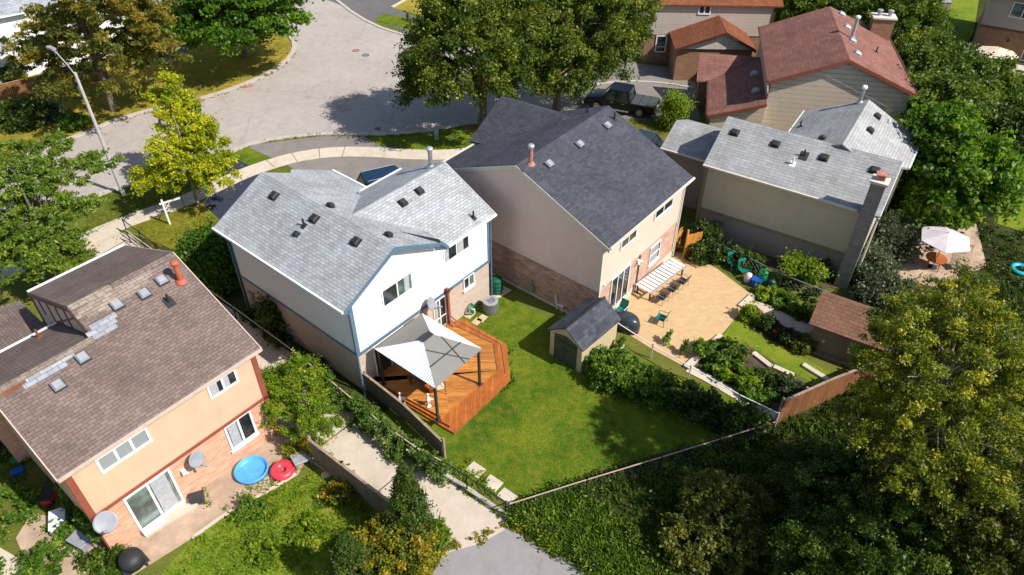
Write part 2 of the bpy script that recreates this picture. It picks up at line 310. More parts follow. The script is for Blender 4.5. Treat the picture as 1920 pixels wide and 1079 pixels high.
def sheet(name,pts,z,mat,kind='structure',label=None,cat=None,thick=0.0,px=True,smooth=0):
    P=[W(*p) if px else Vector((p[0],p[1],0)) for p in pts]
    if smooth:
        for _ in range(smooth):
            Q=[]
            for i in range(len(P)):
                a=P[i]; b=P[(i+1)%len(P)]; Q+= [a*.75+b*.25,a*.25+b*.75]
            P=Q
    if thick:
        m=MB().prism([(p.x,p.y,z-thick) for p in P],(0,0,thick)); o=m.build(name,mat)
    else:
        m=MB(); f=m.b.faces.new([m.b.verts.new((p.x,p.y,z)) for p in P]); m.b.normal_update()
        if f.normal.z<0: f.normal_flip()
        bmesh.ops.triangulate(m.b,faces=m.b.faces)
        me=bpy.data.meshes.new(name); uv=m.b.loops.layers.uv.new('UVMap')
        for ff in m.b.faces:
            for l in ff.loops: l[uv].uv=(l.vert.co.x,l.vert.co.y)
        m.b.to_mesh(me); m.b.free(); me.materials.append(mat); o=bpy.data.objects.new(name,me); COL.objects.link(o)
    return tag(o,label,cat,None,kind)
def strip(name,pts,wd,z,mat,h=None,kind='structure',label=None,cat=None,px=True,sm=1):
    P=[W(*p) if px else Vector((p[0],p[1],0)) for p in pts]
    for _ in range(sm):
        Q=[P[0]]
        for a,b in zip(P,P[1:]): Q+=[a*.75+b*.25,a*.25+b*.75]
        P=Q+[P[-1]]
    L=[];R_=[]
    for i,p in enumerate(P):
        d=(P[min(i+1,len(P)-1)]-P[max(i-1,0)]).normalized(); q=Vector((-d.y,d.x,0))*wd/2; L.append(p+q); R_.append(p-q)
    m=MB(); zt=Vector((0,0,z)); zb=Vector((0,0,z-(h or 0)))
    lv=[m.b.verts.new(p+zt) for p in L]; rv=[m.b.verts.new(p+zt) for p in R_]
    for i in range(len(P)-1): m.b.faces.new((lv[i],lv[i+1],rv[i+1],rv[i]))
    if h:
        lb=[m.b.verts.new(p+zb) for p in L]; rb=[m.b.verts.new(p+zb) for p in R_]
        for i in range(len(P)-1): m.b.faces.new((lv[i],lb[i],lb[i+1],lv[i+1])); m.b.faces.new((rv[i],rv[i+1],rb[i+1],rb[i]))
        m.b.faces.new((lv[0],rv[0],rb[0],lb[0])); m.b.faces.new((lv[-1],lb[-1],rb[-1],rv[-1]))
    o=m.build(name,mat)
    me=o.data
    if not h and me.polygons[0].normal.z<0: me.flip_normals()
    return tag(o,label,cat,None,kind)
# ---------------------------------------------------------------- foliage
def leaf_mesh(name,cl,rng,n,size,mat,flat=.75,out=.5,aspect=1.6,tint=(0,1),hang=0,spike=1):
    """cl: array of clumps (x,y,z,r). n leaves per unit clump, each leaf its own small bent quad"""
    cl=np.array(cl,float); r=cl[:,3]; cnt=np.maximum(6,(n*(r/r.mean())**2)).astype(int); idx=np.repeat(np.arange(len(cl)),cnt); N=len(idx)
    d=rng.normal(size=(N,3)); d/=np.linalg.norm(d,axis=1)[:,None]
    rr=r[idx]*rng.random(N)**.45
    off=d*rr[:,None]; off[:,2]*=flat; 
    ctr=cl[:,:3].mean(0); rd=cl[:,:3]-ctr; rd/=np.linalg.norm(rd,axis=1)[:,None]+1e-6; rd=rd+rng.normal(size=rd.shape)*.45; rd/=np.linalg.norm(rd,axis=1)[:,None]+1e-6
    off+=rd[idx]*(np.abs(rng.normal(size=N))*rr*.75*spike)[:,None]; P=cl[idx,:3]+off
    if hang: P[:,2]-=hang*(np.linalg.norm(off[:,:2],axis=1)**1.5)
    nrm=d*out*.6+rng.normal(size=(N,3))*.75+np.array([0,0,.45]); nrm/=np.linalg.norm(nrm,axis=1)[:,None]
    t=np.cross(nrm,rng.normal(size=(N,3))); t/=np.linalg.norm(t,axis=1)[:,None]+1e-9; b=np.cross(nrm,t)
    sz=size*(.45+1.0*rng.random(N))[:,None]; L=t*sz*aspect*.5; Wd=b*sz*.5; bend=nrm*sz*.18
    V=np.stack([P-L-bend,P+Wd,P+L-bend,P-Wd],1).reshape(-1,3)
    me=bpy.data.meshes.new(name); me.vertices.add(4*N); me.vertices.foreach_set('co',V.ravel().astype(np.float32))
    me.loops.add(4*N); me.loops.foreach_set('vertex_index',np.arange(4*N,dtype=np.int32)); me.polygons.add(N); me.polygons.foreach_set('loop_start',np.arange(0,4*N,4,dtype=np.int32))
    me.update(calc_edges=True); a=me.attributes.new('tint','FLOAT','FACE')
    cb=rng.random(len(cl)); tv=np.clip(tint[0]+(tint[1]-tint[0])*(.62*cb[idx]+.38*rng.random(N)),0,1)
    a.data.foreach_set('value',tv.astype(np.float32)); me.materials.append(mat); return me
def ell_clumps(lobes,n,rng,rc=(.5,.9),shell=.5,zmin=-.45):
    vol=np.array([l[3]*l[4]*l[5] for l in lobes])**(2/3); vol/=vol.sum(); out=[]
    for l,f in zip(lobes,vol):
        k_=max(4,int(n*f)); c=0
        while c<k_:
            d=rng.normal(size=3); d/=np.linalg.norm(d)
            if d[2]<zmin: continue
            q=shell+(1-shell)*rng.random()**.6
            out.append((l[0]+d[0]*l[3]*q,l[1]+d[1]*l[4]*q,l[2]+d[2]*l[5]*q,rng.uniform(*rc))); c+=1
    return out
def branches(m,base,clumps,rng,h0,h1,r0,n,seg=4):
    """trunk with a slight sway, then limbs to chosen clumps"""
    top=Vector((rng.uniform(-.3,.3),rng.uniform(-.3,.3),h1)); pts=[Vector((0,0,-.1))]
    for i in range(1,7):
        f=i/6; pts.append(Vector((top.x*f+rng.uniform(-.07,.07),top.y*f+rng.uniform(-.07,.07),h1*f)))
    for i in range(6): m.tube(pts[i],pts[i+1],r0*(1-.13*i)*(1.25 if i==0 else 1),r0*(1-.13*(i+1)),8)
    for j in rng.choice(len(clumps),min(n,len(clumps)),replace=False):
        c=Vector([float(x) for x in clumps[j][:3]]); f=rng.uniform(h0/h1,.95); a=Vector((top.x*f,top.y*f,h1*f))
        if c.z<a.z: a.z=max(h0*.7,c.z-.3*(c-a).length)
        mid=a.lerp(c,.5)+Vector((rng.uniform(-.2,.2),rng.uniform(-.2,.2),.12*(c-a).length)); rr=r0*.3*rng.uniform(.6,1.2)
        m.tube(a,mid,rr,rr*.6,5); m.tube(mid,c,rr*.6,rr*.2,5)
def tree(name,base,lobes,mat,label,cat='tree',group=None,n=200,per=150,leaf=.2,rc=(.5,.9),trunk=.2,th=None,bark=None,seed=1,shell=.5,limbs=24,zmin=-.45,flat=.75,out=.5,tint=(0,1),hang=0,aspect=1.6,bare=0,crownname='crown'):
    """lobes given relative to base"""
    rng=np.random.default_rng(seed); root=empty(name,base,0,label,cat,group)
    cl=ell_clumps(lobes,n,rng,rc,shell,zmin)
    me=leaf_mesh(crownname,cl,rng,per,leaf,mat,flat,out,aspect,tint,hang); o=bpy.data.objects.new(crownname,me); COL.objects.link(o); o.parent=root
    if trunk:
        m=MB(); h1=th or max(l[2]+l[5]*.5 for l in lobes); branches(m,base,cl,rng,h1*.35,h1,trunk,limbs)
        m.build('trunk' if trunk>.06 else 'stem',bark or m_bark,root)
    return root
def shrub(name,base,rx,ry,h,mat,label,cat='shrub',group=None,n=40,per=90,leaf=.14,seed=1,rz=0,**kw):
    lob=kw.pop('lobes',None) or [(0,0,h*.45,rx,ry,h*.55)]
    if rz:
        c,s=math.cos(rz),math.sin(rz); 
    o=tree(name,base,lob,mat,label,cat,group,n=n,per=per,leaf=leaf,rc=kw.pop('rc',(h*.14+.08,h*.24+.12)),trunk=kw.pop('trunk',.04),th=h*.6,seed=seed,shell=kw.pop('shell',.35),limbs=kw.pop('limbs',8),zmin=-.8,crownname='foliage',**kw)
    o.rotation_euler[2]=rz; return o
def hedge(name,pts,wd,h,mat,label,cat='hedge',group=None,per=90,leaf=.12,seed=1,dens=2.2,z0=0,rc=(.25,.5),flat=.9,px=True,tint=(0,1),hz=None):
    rng=np.random.default_rng(seed); P=[W(*p) if px else Vector((*p,0)) for p in pts]; root=empty(name,P[0],0,label,cat,group); cl=[]
    for i,(a,b) in enumerate(zip(P,P[1:])):
        L=(b-a).length; d=(b-a).normalized(); q=Vector((-d.y,d.x,0))
        for _ in range(max(2,int(L*dens*max(1,wd)*max(1,h)))):
            p=a+d*rng.uniform(0,L)+q*rng.uniform(-wd/2,wd/2)-P[0]; hh=h*(.75+.5*math.sin(p.x*1.7+seed)*math.cos(p.y*1.3)*.5+.15)
            cl.append((p.x,p.y,z0+hh*rng.random()**.55,rng.uniform(*rc)))
    me=leaf_mesh('foliage',cl,rng,per,leaf,mat,flat,.5,1.5,tint); o=bpy.data.objects.new('foliage',me); COL.objects.link(o); o.parent=root
    m=MB()
    for c in cl[::max(1,len(cl)//14)]: m.tube((c[0]*.98,c[1]*.98,0),(c[0],c[1],c[2]),.02,.01,4)
    m.build('stems',m_bark,root); return root
# ---------------------------------------------------------------- house helpers
def window(parent,fr,a,b,v0=0,frame=m_white,panes=2,glass=None,curtain=None,sill=True,name='window',wall='v',fw=.07,rail=None,ledge=None,cw=None):
    """a,b: photo pixels of two opposite glass corners on the wall plane; wall faces -v (or -u)"""
    if isinstance(a[0],(int,float)) and len(a)==2 and a[0]>30 or fr and len(a)==2 and not isinstance(a,Vector) and a[0]>30:
        if wall=='v': A=fr.v(*a,v0);B_=fr.v(*b,v0); s0,s1=sorted((A.x,B_.x))
        else: A=fr.u(*a,v0);B_=fr.u(*b,v0); s0,s1=sorted((A.y,B_.y))
        z0,z1=sorted((A.z,B_.z))
    else: (s0,z0),(s1,z1)=a,b
    def bx(m,p0,p1,q0,q1,d0,d1):
        if wall=='v': m.box(p0,p1,v0-d1,v0-d0,q0,q1)
        else: m.box(v0-d1,v0-d0,p0,p1,q0,q1)
    m=MB(); bx(m,s0-fw,s1+fw,z1,z1+fw,.003,.07); bx(m,s0-fw,s1+fw,z0-fw,z0,.003,.07); bx(m,s0-fw,s0,z0,z1,.003,.07); bx(m,s1,s1+fw,z0,z1,.003,.07)
    for i in range(1,panes):
        c=s0+(s1-s0)*i/panes; bx(m,c-fw*.5,c+fw*.5,z0,z1,.003,.062)
    if rail: 
        for r_ in rail: bx(m,s0,s1,z0+(z1-z0)*r_-.025,z0+(z1-z0)*r_+.025,.004,.06)
    wn=m.build(name,frame,parent)
    for i in range(panes):
        m=MB(); c0=s0+(s1-s0)*i/panes+(fw*.5 if i else 0); c1=s0+(s1-s0)*(i+1)/panes-(fw*.5 if i<panes-1 else 0); bx(m,c0,c1,z0,z1,.003,.03); m.build('pane',(glass if not isinstance(glass,(list,tuple)) else glass[i]) or m_glass,wn)
    if curtain:
        m=MB()
        for (f0,f1) in curtain: bx(m,s0+(s1-s0)*f0,s0+(s1-s0)*f1,z0+.02,z1-.02,.031,.036)
        m.build('curtain',cw or m_curtain,wn)
    if sill:
        m=MB(); bx(m,s0-fw-.05,s1+fw+.05,z0-fw-.09,z0-fw,.003,.13); m.build('sill',ledge or frame,wn)
    return wn
def roofslab(pts,t=.12,m=None):
    m=m or MB(); return m.prism(pts,(0,0,-t))
def gutter(parent,pts,mat,name='gutter',r=.055):
    m=MB()
    for a,b in zip(pts,pts[1:]): m.beam(Vector(a)-Vector((0,0,.1)),Vector(b)-Vector((0,0,.1)),.11,.11)
    return m.build(name,mat,parent)
def vent(parent,p,pl,mat=m_black,s=.32,kind='box',base=None):
    """p = local point on roof plane; pl slope (u0,v0,z0,su,sv)"""
    p=Vector(p); n=Vector((-pl[3],-pl[4],1)).normalized(); M_=n.to_track_quat('Z','Y').to_matrix()
    az=math.atan2(pl[4],pl[3]); x=Vector((math.cos(az),math.sin(az),0)); x=(x-n*x.dot(n)).normalized(); y=n.cross(x)
    m=MB()
    def bx(hx,hy,z0,z1,f=1):
        a=[p+x*(i*hx)+y*(j*hy)+n*z0 for i,j in((-1,-1),(1,-1),(1,1),(-1,1))]; m2=[p+x*(i*hx*f)+y*(j*hy*f)+n*z1 for i,j in((-1,-1),(1,-1),(1,1),(-1,1))]
        A=[m.b.verts.new(q) for q in a]; B_=[m.b.verts.new(q) for q in m2]; m.b.faces.new(A); m.b.faces.new(B_[::-1])
        for i in range(4): m.b.faces.new((A[i],B_[i],B_[(i+1)%4],A[(i+1)%4]))
    if kind=='box':
        bx(s*.5,s*.5,.003,.10); bx(s*.62,s*.62,.10,.20,.72)
        o=m.build('roof_vent',mat,parent)
        m=MB(); bx(s*.75,s*.75,.002,.018); m.build('flashing',base or mat,o); return o
    if kind=='stack':
        m.tube(p,p+Vector((0,0,.42)),.055,.05,8); o=m.build('vent_stack',mat,parent); m=MB(); bx(s*.5,s*.4,.002,.02); m.build('flashing',base or mat,o); return o
def flue(parent,p,h,r,mat,cap=None,name='flue'):
    p=Vector(p); m=MB(); m.tube(p,p+Vector((0,0,h)),r,r,14); o=m.build(name,mat,parent)
    m=MB(); m.lathe([(r*1.25,h-.02),(r*1.55,h+.05),(r*1.6,h+.14),(r*1.1,h+.2),(0,h+.22)],p,14); m.build('cap',cap or mat,o)
    m=MB(); m.lathe([(r*2.2,.0),(r*1.6,.12),(r*1.05,.16)],p,14); m.build('flashing',mat,o); return o
def dish(parent_none,name,pos,look,rad_,label,group,mat=m_lead,wallp=None):
    mat=m_dish
    """satellite dish: reflector bowl, arm, receiver, bracket"""
    root=empty(name,pos,0,label,'satellite dish',group); look=Vector(look).normalized(); M_=look.to_track_quat('Z','Y').to_matrix()
    m=MB(); m.lathe([(0,.0),(rad_*.5,.012),(rad_*.85,.035),(rad_,.05),(rad_*1.01,.03),(rad_*.85,.01),(rad_*.5,-.015),(0,-.03)],(0,0,0),24,M_); m.build('reflector',mat,root,True)
    m=MB(); dn=M_@Vector((0,-1,0)); 
    if dn.z>0: dn=-dn
    a=dn*rad_*.95+look*.1; b=look*rad_*1.3+dn*rad_*.75; m.tube(a,b,.022); m.build('arm',m_lead,root)
    m=MB(); m.tube(b-look*.02,b-look*.16+Vector((0,0,.06)),.06,.045,8); m.tube(b+Vector((-.08,0,0)),b+Vector((.08,0,0)),.04,.04,6); m.build('receiver',m_lead,root)
    if wallp is not None:
        m=MB(); q=Vector(wallp)-Vector(pos); m.tube(-look*.03,Vector((q.x*.6,q.y*.6,-.18)),.025); m.tube(Vector((q.x*.6,q.y*.6,-.18)),Vector((q.x,q.y,-.35)),.025); m.build('bracket',m_dark,root)
    return root
# ================================================================ HOUSE A: white house with light grey roof
FA=Frame(50.505,-7.428,25.047); A=empty('detached_house',FA.o,FA.a,'white two storey house with pale grey shingle roof and blue trim','house','houses of the street')
WA,DA=9.61,9.6; ZB=2.63
m=MB(); m.box(0,5.57,0,DA,0,ZB); m.box(5.57,WA,0,6.9,0,ZB); m.build('brick_wall',br_buff,A)
m=MB(); m.prism([(-.02,-.02,ZB),(5.57,-.02,ZB),(5.57,-.02,6.16),(2.731,-.02,7.57),(-.02,-.02,6.14)],(0,DA,0))
m.prism([(5.57,-.021,ZB),(5.57,6.9,ZB),(5.57,6.9,5.5),(5.57,3.508,7.2),(5.57,-.021,5.4)],(WA+.02-5.57,0,0)); m.build('upper_wall',wall_white,A)
m=MB(); m.prism([(-.6,-.4,6.032),(2.731,-.4,7.731),(2.731,9.7,7.731),(-.6,9.7,6.032)],(0,0,-.12)); rA=m.build('roof',sh_grey,A,label='long left slope of the pale grey shingle roof')
m=MB(); m.prism([(2.74,-.4,7.73),(5.56,-.4,6.337),(6.28,1.2,5.98),(6.28,6.6,5.98),(6.28,9.75,5.98),(4.45,9.75,6.885),(2.74,9.75,7.73)],(0,0,-.12))
m.prism([(4.46,9.76,6.82),(6.2,9.76,5.96),(6.2,6.95,5.96),(7.74,6.95,5.2),(7.74,10.6,5.2),(5.1,10.6,6.5)],(0,0,-.1)); m.build('roof',sh_grey,A,label='right slope with the low porch roof')
m=MB(); rw=lambda v:5.556+.5027*(v+.089)
m.prism([(6.4,-.12,rw(-.12)),(10.1,-.12,rw(-.12)),(10.1,3.508,7.364),(3.1,3.508,7.364),(3.44,3.06,7.14)],(0,0,-.12))
m.prism([(6.4,-.12,rw(-.12)),(3.44,3.06,7.14),(5.6,-.36,6.53)],(0,0,-.1))
m.prism([(3.1,3.512,7.362),(10.1,3.512,7.362),(10.1,7.09,5.556),(6.9,7.09,5.556)],(0,0,-.12)); m.build('roof',sh_grey,A,label='right wing roof with the tall vent pipe')
m=MB(); m.prism([(3.42,3.0,7.16),(5.6,-.385,6.53),(5.6,-.385,6.3),(3.42,2.99,7.02)],(-.02,-.03,0)); m.beam((3.3,3.62,7.34),(6.78,7.1,5.6),.09,.05); m.build('valley_flashing',m_dark,A)
m=MB(); m.beam((2.45,-.4,7.62),(2.45,9.7,7.62),.02,.02); 
m=MB()
for i in range(28):
    v=-.4+i*.36; m.prism([(2.5,v,7.625),(2.735,v,7.752),(2.97,v,7.625),(2.95,v+.34,7.665),(2.731,v+.34,7.772),(2.52,v+.34,7.665)][:3],(0,.345,0))
m.build('ridge_cap',sh_grey,A)
# blue trim
m=MB(); 
for a,b in (((-.62,-.43,6.03),(2.731,-.43,7.73)),((2.731,-.43,7.73),(5.6,-.43,6.33)),((5.6,-.43,6.5),(6.42,-.16,5.58))):
    m.prism([a,b,(b[0],b[1],b[2]-.24),(a[0],a[1],a[2]-.24)],(0,.025,0))
m.box(-.05,WA+.04,-.055,-.022,ZB-.13,ZB+.06); m.box(-.055,-.022,-.05,DA,ZB-.1,ZB+.03); m.box(-.06,.13,-.058,-.022,ZB+.06,6.0); m.box(-.06,-.022,-.022,.1,ZB,6.0); m.box(WA-.1,WA+.05,-.058,-.022,ZB+.06,5.45); m.box(-.06,-.02,DA-.12,DA,ZB,5.95)
m.build('blue_trim',m_blue,A)
m=MB(); m.path([(-.62,-.3,5.92),(-.2,-.12,5.5),(-.11,-.11,5.4),(-.11,-.11,.15),(-.25,-.35,.05)],.05,8); m.build('downspout',m_blue,A)
m=MB(); m.path([(WA+.25,-.12,5.5),(WA+.1,-.1,5.2),(WA+.1,-.1,.1)],.05,8); m.build('downspout',m_blue,A)
m=MB(); m.path([(-.62,9.6,5.92),(-.12,9.62,5.5),(-.12,9.62,.1)],.045,8); m.build('downspout',m_blue,A)
gutter(A,[(-.66,-.42,6.05),(-.66,9.7,6.05)],m_white); gutter(A,[(6.4,-.18,5.56),(10.12,-.18,5.56)],m_white); gutter(A,[(6.9,7.14,5.58),(10.12,7.14,5.58)],m_white); gutter(A,[(7.8,7.2,5.22),(7.8,10.6,5.22)],m_white)
m=MB(); m.beam((10.13,-.15,5.5),(10.13,3.508,7.32),.03,.06); m.beam((10.13,7.1,5.52),(10.13,3.508,7.32),.03,.06); m.build('rake_edge',m_white,A)
# windows, from photo pixels on the rear wall
window(A,FA,(717,551),(770,535-10),0,m_white,2,[m_glass,m_glassg],[(.72,.9)],name='window')if 0 else None
def rect(fr,pts,v0=0):
    h=[fr.v(*p,v0) for p in pts]; us=[p.x for p in h]; zs=[p.z for p in h]; return (min(us),sum(sorted(zs)[:2])/2),(max(us),sum(sorted(zs)[-2:])/2)
def rect4(fr,tl,bl,br,tr,v0=0,wall='v'):
    f=fr.v if wall=='v' else fr.u; g=(lambda p:p.x) if wall=='v' else (lambda p:p.y)
    a,b,c,d=[f(*p,v0) for p in (tl,bl,br,tr)]; return ((g(a)+g(b))/2,(b.z+c.z)/2),((g(c)+g(d))/2,(a.z+d.z)/2)
r=rect4(FA,(715,547),(720,575),(771,539),(768,511)); window(A,FA,*r,curtain=[(.76,.93)],glass=[m_glass,m_glassg],sill=False)
r=rect4(FA,(832,470),(833,493),(877,463),(876,441)); window(A,FA,*r,curtain=[(.03,.18),(.55,.8)],sill=False)
r=rect4(FA,(869,523),(870,541),(887,531),(886,514)); window(A,FA,*r,panes=2,glass=[m_glass,m_glassg])
r=rect4(FA,(812,560),(816,620),(836,607),(832,547)); window(A,FA,(r[0][0],.45),(r[1][0],2.42),panes=2,glass=[m_glassg,m_glass],rail=[.36],name='patio_door',curtain=[(.1,.3)],sill=False)
r=rect4(FA,(712,665),(722,705),(745,690),(738,650)); window(A,FA,(.95,.42),(2.9,2.35),panes=2,name='sliding_door',sill=False)
PLA=(2.731,0,7.731,.51,0); PRA=(2.731,0,7.731,-.493,0); PW=(0,-.089,5.556,0,.5027); PWF=(0,3.508,7.364,0,-.504)
for q in ((514.5,368),(590,411),(668,454)): vent(A,FA.roof(*q,PLA),PLA)
vent(A,FA.roof(557,440,PLA),PLA,s=.2)
vent(A,FA.roof(570,424,PLA),PLA,kind='stack')
for q in ((619,388),(728,443)): vent(A,FA.roof(*q,PRA),PRA,s=.28)
for q in ((755,381),(786,359)): vent(A,FA.roof(*q,PW),PW)
vent(A,FA.roof(888,409,PW),PW,kind='stack')
p=FA.roof(808,313,PWF); flue(A,p,1.0,.12,m_steel,m_lead,'vent_pipe')
m=MB(); p=FA.u(473,553,0); m.box(-.16,-.003,p.y-.2,p.y+.2,1.3,1.75); m.tube((-.08,p.y,1.3),(-.08,p.y,.1),.05); m.build('electric_meter',m_steel,A)
# ================================================================ HOUSE B: beige house, charcoal roof
FB=Frame(51.04,4.615,29.755); B=empty('detached_house',FB.o,FB.a,'pinkish beige house with charcoal shingle roof and mottled brick base','house','houses of the street')
WB,DB=8.37,11.4
m=MB(); m.box(0,WB,0,DB,0,2.7); m.build('brick_wall',br_pink,B)
m=MB(); m.prism([(0,-.004,.45),(WB,-.004,.45),(WB,-.004,2.7),(0,-.004,2.7)],(0,-.012,0)); m.build('brick_wall',br_pink_sunlit,B,label='sunlit rear brick wall with the sliding door')
m=MB(); m.box(.02,WB,-.03,-.004,0,.45); m.box(-.012,-.003,0,7.5,0,.12); m.build('foundation',m_cream,B)
m=MB(); m.prism([(-.02,-.02,2.7),(-.02,DB,2.7),(-.02,DB,5.7),(-.02,5.632,8.14),(-.02,-.02,5.72)],(WB+.04,0,0)); m.build('side_wall',wall_pink,B)
m=MB(); m.prism([(0,-.024,2.7),(WB,-.024,2.7),(WB,-.024,5.6),(0,-.024,5.6)],(0,-.01,0)); m.build('rear_wall',wall_cream,B)
SB=(8.301-5.744)/(5.632+.412); 
m=MB(); m.prism([(-.08,-.412,5.744),(8.62,-.412,5.744),(8.62,5.632,8.301),(-.08,5.632,8.301)],(0,0,-.12)); m.build('roof',sh_dark,B,label='rear slope of the charcoal roof')
m=MB(); m.prism([(-.08,5.636,8.30),(8.62,5.636,8.30),(8.62,11.86,5.66),(-.08,11.86,5.66)],(0,0,-.12)); m.build('roof',sh_dark,B,label='front slope of the charcoal roof')
m=MB(); m.prism([(3.66,12.3,5.74),(6.82,12.35,7.56),(6.82,7.0,7.74),(3.66,11.3,5.92)],(0,0,-.1)); m.prism([(6.824,12.35,7.56),(9.4,12.3,6.1),(9.4,9.6,6.3),(6.824,7.0,7.74)],(0,0,-.1)); m.build('roof',sh_dark,B,label='front gable roof under the big trees')
m=MB(); m.prism([(3.9,11.4,2.6),(3.9,12.0,2.6),(3.9,12.0,5.8),(3.9,11.4,5.8)],(5.2,0,0)); m.prism([(3.9,12.0,5.8),(9.2,12.0,6.0),(6.82,12.0,7.4)],(0,-.3,0)); m.build('front_wall',wall_pink,B)
m=MB(); 
for z0,z1 in ((2.62,2.8),): m.box(-.05,-.022,0,7.6,z0,z1)
m.box(-.05,-.02,-.04,.14,2.7,5.6); m.box(-.045,.1,-.055,-.035,.45,5.5); m.box(WB-.1,WB+.04,-.06,-.035,.45,5.5)
m.prism([(-.1,-.44,5.72),(-.1,5.632,8.28),(-.1,5.632,8.04),(-.1,-.44,5.48)],(-.025,0,0)); m.prism([(-.1,5.632,8.28),(-.1,11.86,5.64),(-.1,11.86,5.4),(-.1,5.632,8.04)],(-.025,0,0)); m.build('trim',m_cream,B)
gutter(B,[(-.08,-.47,5.77),(8.62,-.47,5.77)],m_cream); gutter(B,[(-.08,11.92,5.7),(3.6,11.92,5.7)],m_cream)
m=MB(); m.path([(WB+.1,-.4,5.6),(WB+.05,-.09,5.3),(WB+.05,-.09,.1)],.05,8); m.build('downspout',m_cream,B)
m=MB(); m.path([(4.05,-.08,2.7),(4.05,-.08,.4)],.04,8); m.build('downspout',m_dark,B)
for q in (((1163,453),(1163,466),(1190,443),(1190,430)),((1227,395),(1227,409),(1258,384),(1258,371))):
    r=rect4(FB,*q); window(B,FB,*r,v0=-.034,sill=False,frame=m_white)
r=rect4(FB,(1145,527),(1143,569),(1175,541),(1178,497)); window(B,FB,(r[0][0],.5),r[1],v0=-.016,panes=3,name='sliding_door',rail=None,sill=False)
r=rect4(FB,(1219,469),(1216,494),(1233,480),(1236,450)); window(B,FB,*r,v0=-.016,panes=1,rail=[.5],curtain=[(.1,.9)],cw=m_blinds)
PB=(0,5.632,8.301,0,SB)
for q in ((1138,237),(1086,272),(1029,309)): vent(B,FB.roof(*q,PB),PB,m_lead,.34,base=m_black)
vent(B,FB.roof(1152,224,PB),PB,kind='stack'); PBF=(0,5.632,8.301,0,-.424); vent(B,FB.roof(1101,211,PBF),PBF,kind='stack')
p=FB.roof(995,309,PBF); flue(B,p,.95,.11,m_rust,m_lead,'vent_pipe')
m=MB(); p=FB.u(997,543,0); m.box(-.2,-.003,p.y-.22,p.y+.22,.35,.85); m.tube((-.1,p.y,.85),(-.1,p.y,1.1),.05); m.build('gas_meter',m_steel,B)
m=MB(); p=FB.v(1196,489,-.04); m.box(p.x-.1,p.x+.1,-.2,-.04,p.z-.06,p.z+.06); m.tube((p.x-.1,-.15,p.z),(p.x-.2,-.25,p.z-.08),.05); m.tube((p.x+.1,-.15,p.z),(p.x+.2,-.25,p.z-.08),.05); m.build('flood_light',m_white,B)
m=MB(); p=FB.v(1132,534,-.04); m.tube((p.x,-.036,p.z),(p.x,-.15,p.z),.07); m.build('wall_lamp',m_white,B)
# ================================================================ HOUSE C: sage house, grey roof, chimney
FC=Frame(-32.491,11.839,38.988); C=empty('detached_house',FC.o,FC.a,'sage cream house with weathered grey shingle roof and tall grey brick chimney','house','houses of the street')
WC=9.75
m=MB(); m.box(0,WC,0,6.1,0,1.84); m.box(3.4,10.1,6.1,9.3,0,1.84); m.build('lower_wall',m_stucco,C)
m=MB(); m.prism([(-.02,-.02,1.84),(-.02,6.12,1.84),(-.02,6.12,5.0),(-.02,2.93,6.7),(-.02,-.02,5.12)],(WC+.04,0,0)); m.prism([(3.4,5.9,1.84),(10.1,5.9,1.84),(10.1,5.9,5.22),(6.717,5.9,6.9),(3.4,5.9,5.26)],(0,3.4,0)); m.build('upper_wall',wall_sage,C)
SCf=(6.868-5.08)/(2.93+.422)
m=MB(); m.prism([(-.13,-.422,5.08),(8.82,-.422,5.08),(8.82,-.0,5.3),(9.95,-.0,5.3),(10.016,-.422,5.08),(10.016,2.93,6.868),(-.13,2.93,6.868)][:1]+[(10.016,-.422,5.08),(10.016,2.93,6.868),(-.13,2.93,6.868)],(0,0,-.12)); m.build('roof',sh_mid,C,label='long grey slope beside the brick chimney')
m=MB(); m.prism([(-.13,2.934,6.866),(10.016,2.934,6.866),(10.016,6.4,5.02),(-.13,6.4,5.02)],(0,0,-.12)); m.build('roof',sh_mid,C,label='front slope behind the ridge')
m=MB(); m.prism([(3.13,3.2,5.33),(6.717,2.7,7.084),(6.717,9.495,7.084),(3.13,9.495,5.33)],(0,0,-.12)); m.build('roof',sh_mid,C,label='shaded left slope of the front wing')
m=MB(); m.prism([(6.721,2.7,7.083),(7.6,2.7,6.64),(10.36,5.5,5.264),(10.36,9.495,5.264),(6.721,9.495,7.083)],(0,0,-.12)); m.build('roof',sh_sunlit,C,label='sunlit right slope of the front wing')
m=MB(); m.prism([(-3.87,2.154,3.873),(-.02,2.154,3.873),(-.02,4.454,4.876),(-3.87,4.454,4.876)],(0,0,-.1)); m.prism([(-3.87,4.458,4.875),(-.02,4.458,4.875),(-.02,6.889,3.873),(-3.87,6.889,3.873)],(0,0,-.1)); m.build('roof',sh_mid,C,label='low garage roof crossed by a dark shadow')
m=MB(); m.prism([(-3.7,2.4,0),(-3.7,6.7,0),(-3.7,6.7,3.8),(-3.7,4.454,4.7),(-3.7,2.4,3.8)],(3.66,0,0)); m.build('garage_wall',m_stucco,C)
m=MB(); m.box(-.05,WC,-.06,-.022,1.74,1.92); m.box(-.07,.12,-.07,-.023,.0,5.0); m.build('trim',m_olive,C)
m=MB(); m.path([(10.02,-.4,5.0),(9.98,-.1,4.6),(9.98,-.1,.1)],.06,8); m.build('downspout',m_cream,C)
gutter(C,[(-.13,-.47,5.12),(8.85,-.47,5.12)],m_cream); gutter(C,[(-3.87,2.1,3.9),(-.05,2.1,3.9)],m_cream); gutter(C,[(10.42,5.5,5.28),(10.42,9.5,5.28)],m_white)
m=MB(); m.beam((3.07,9.5,5.28),(3.07,5.9,5.28),.04,.08); m.beam((10.05,-.4,5.02),(10.05,2.93,6.8),.04,.08); m.build('rake_edge',m_white,C)
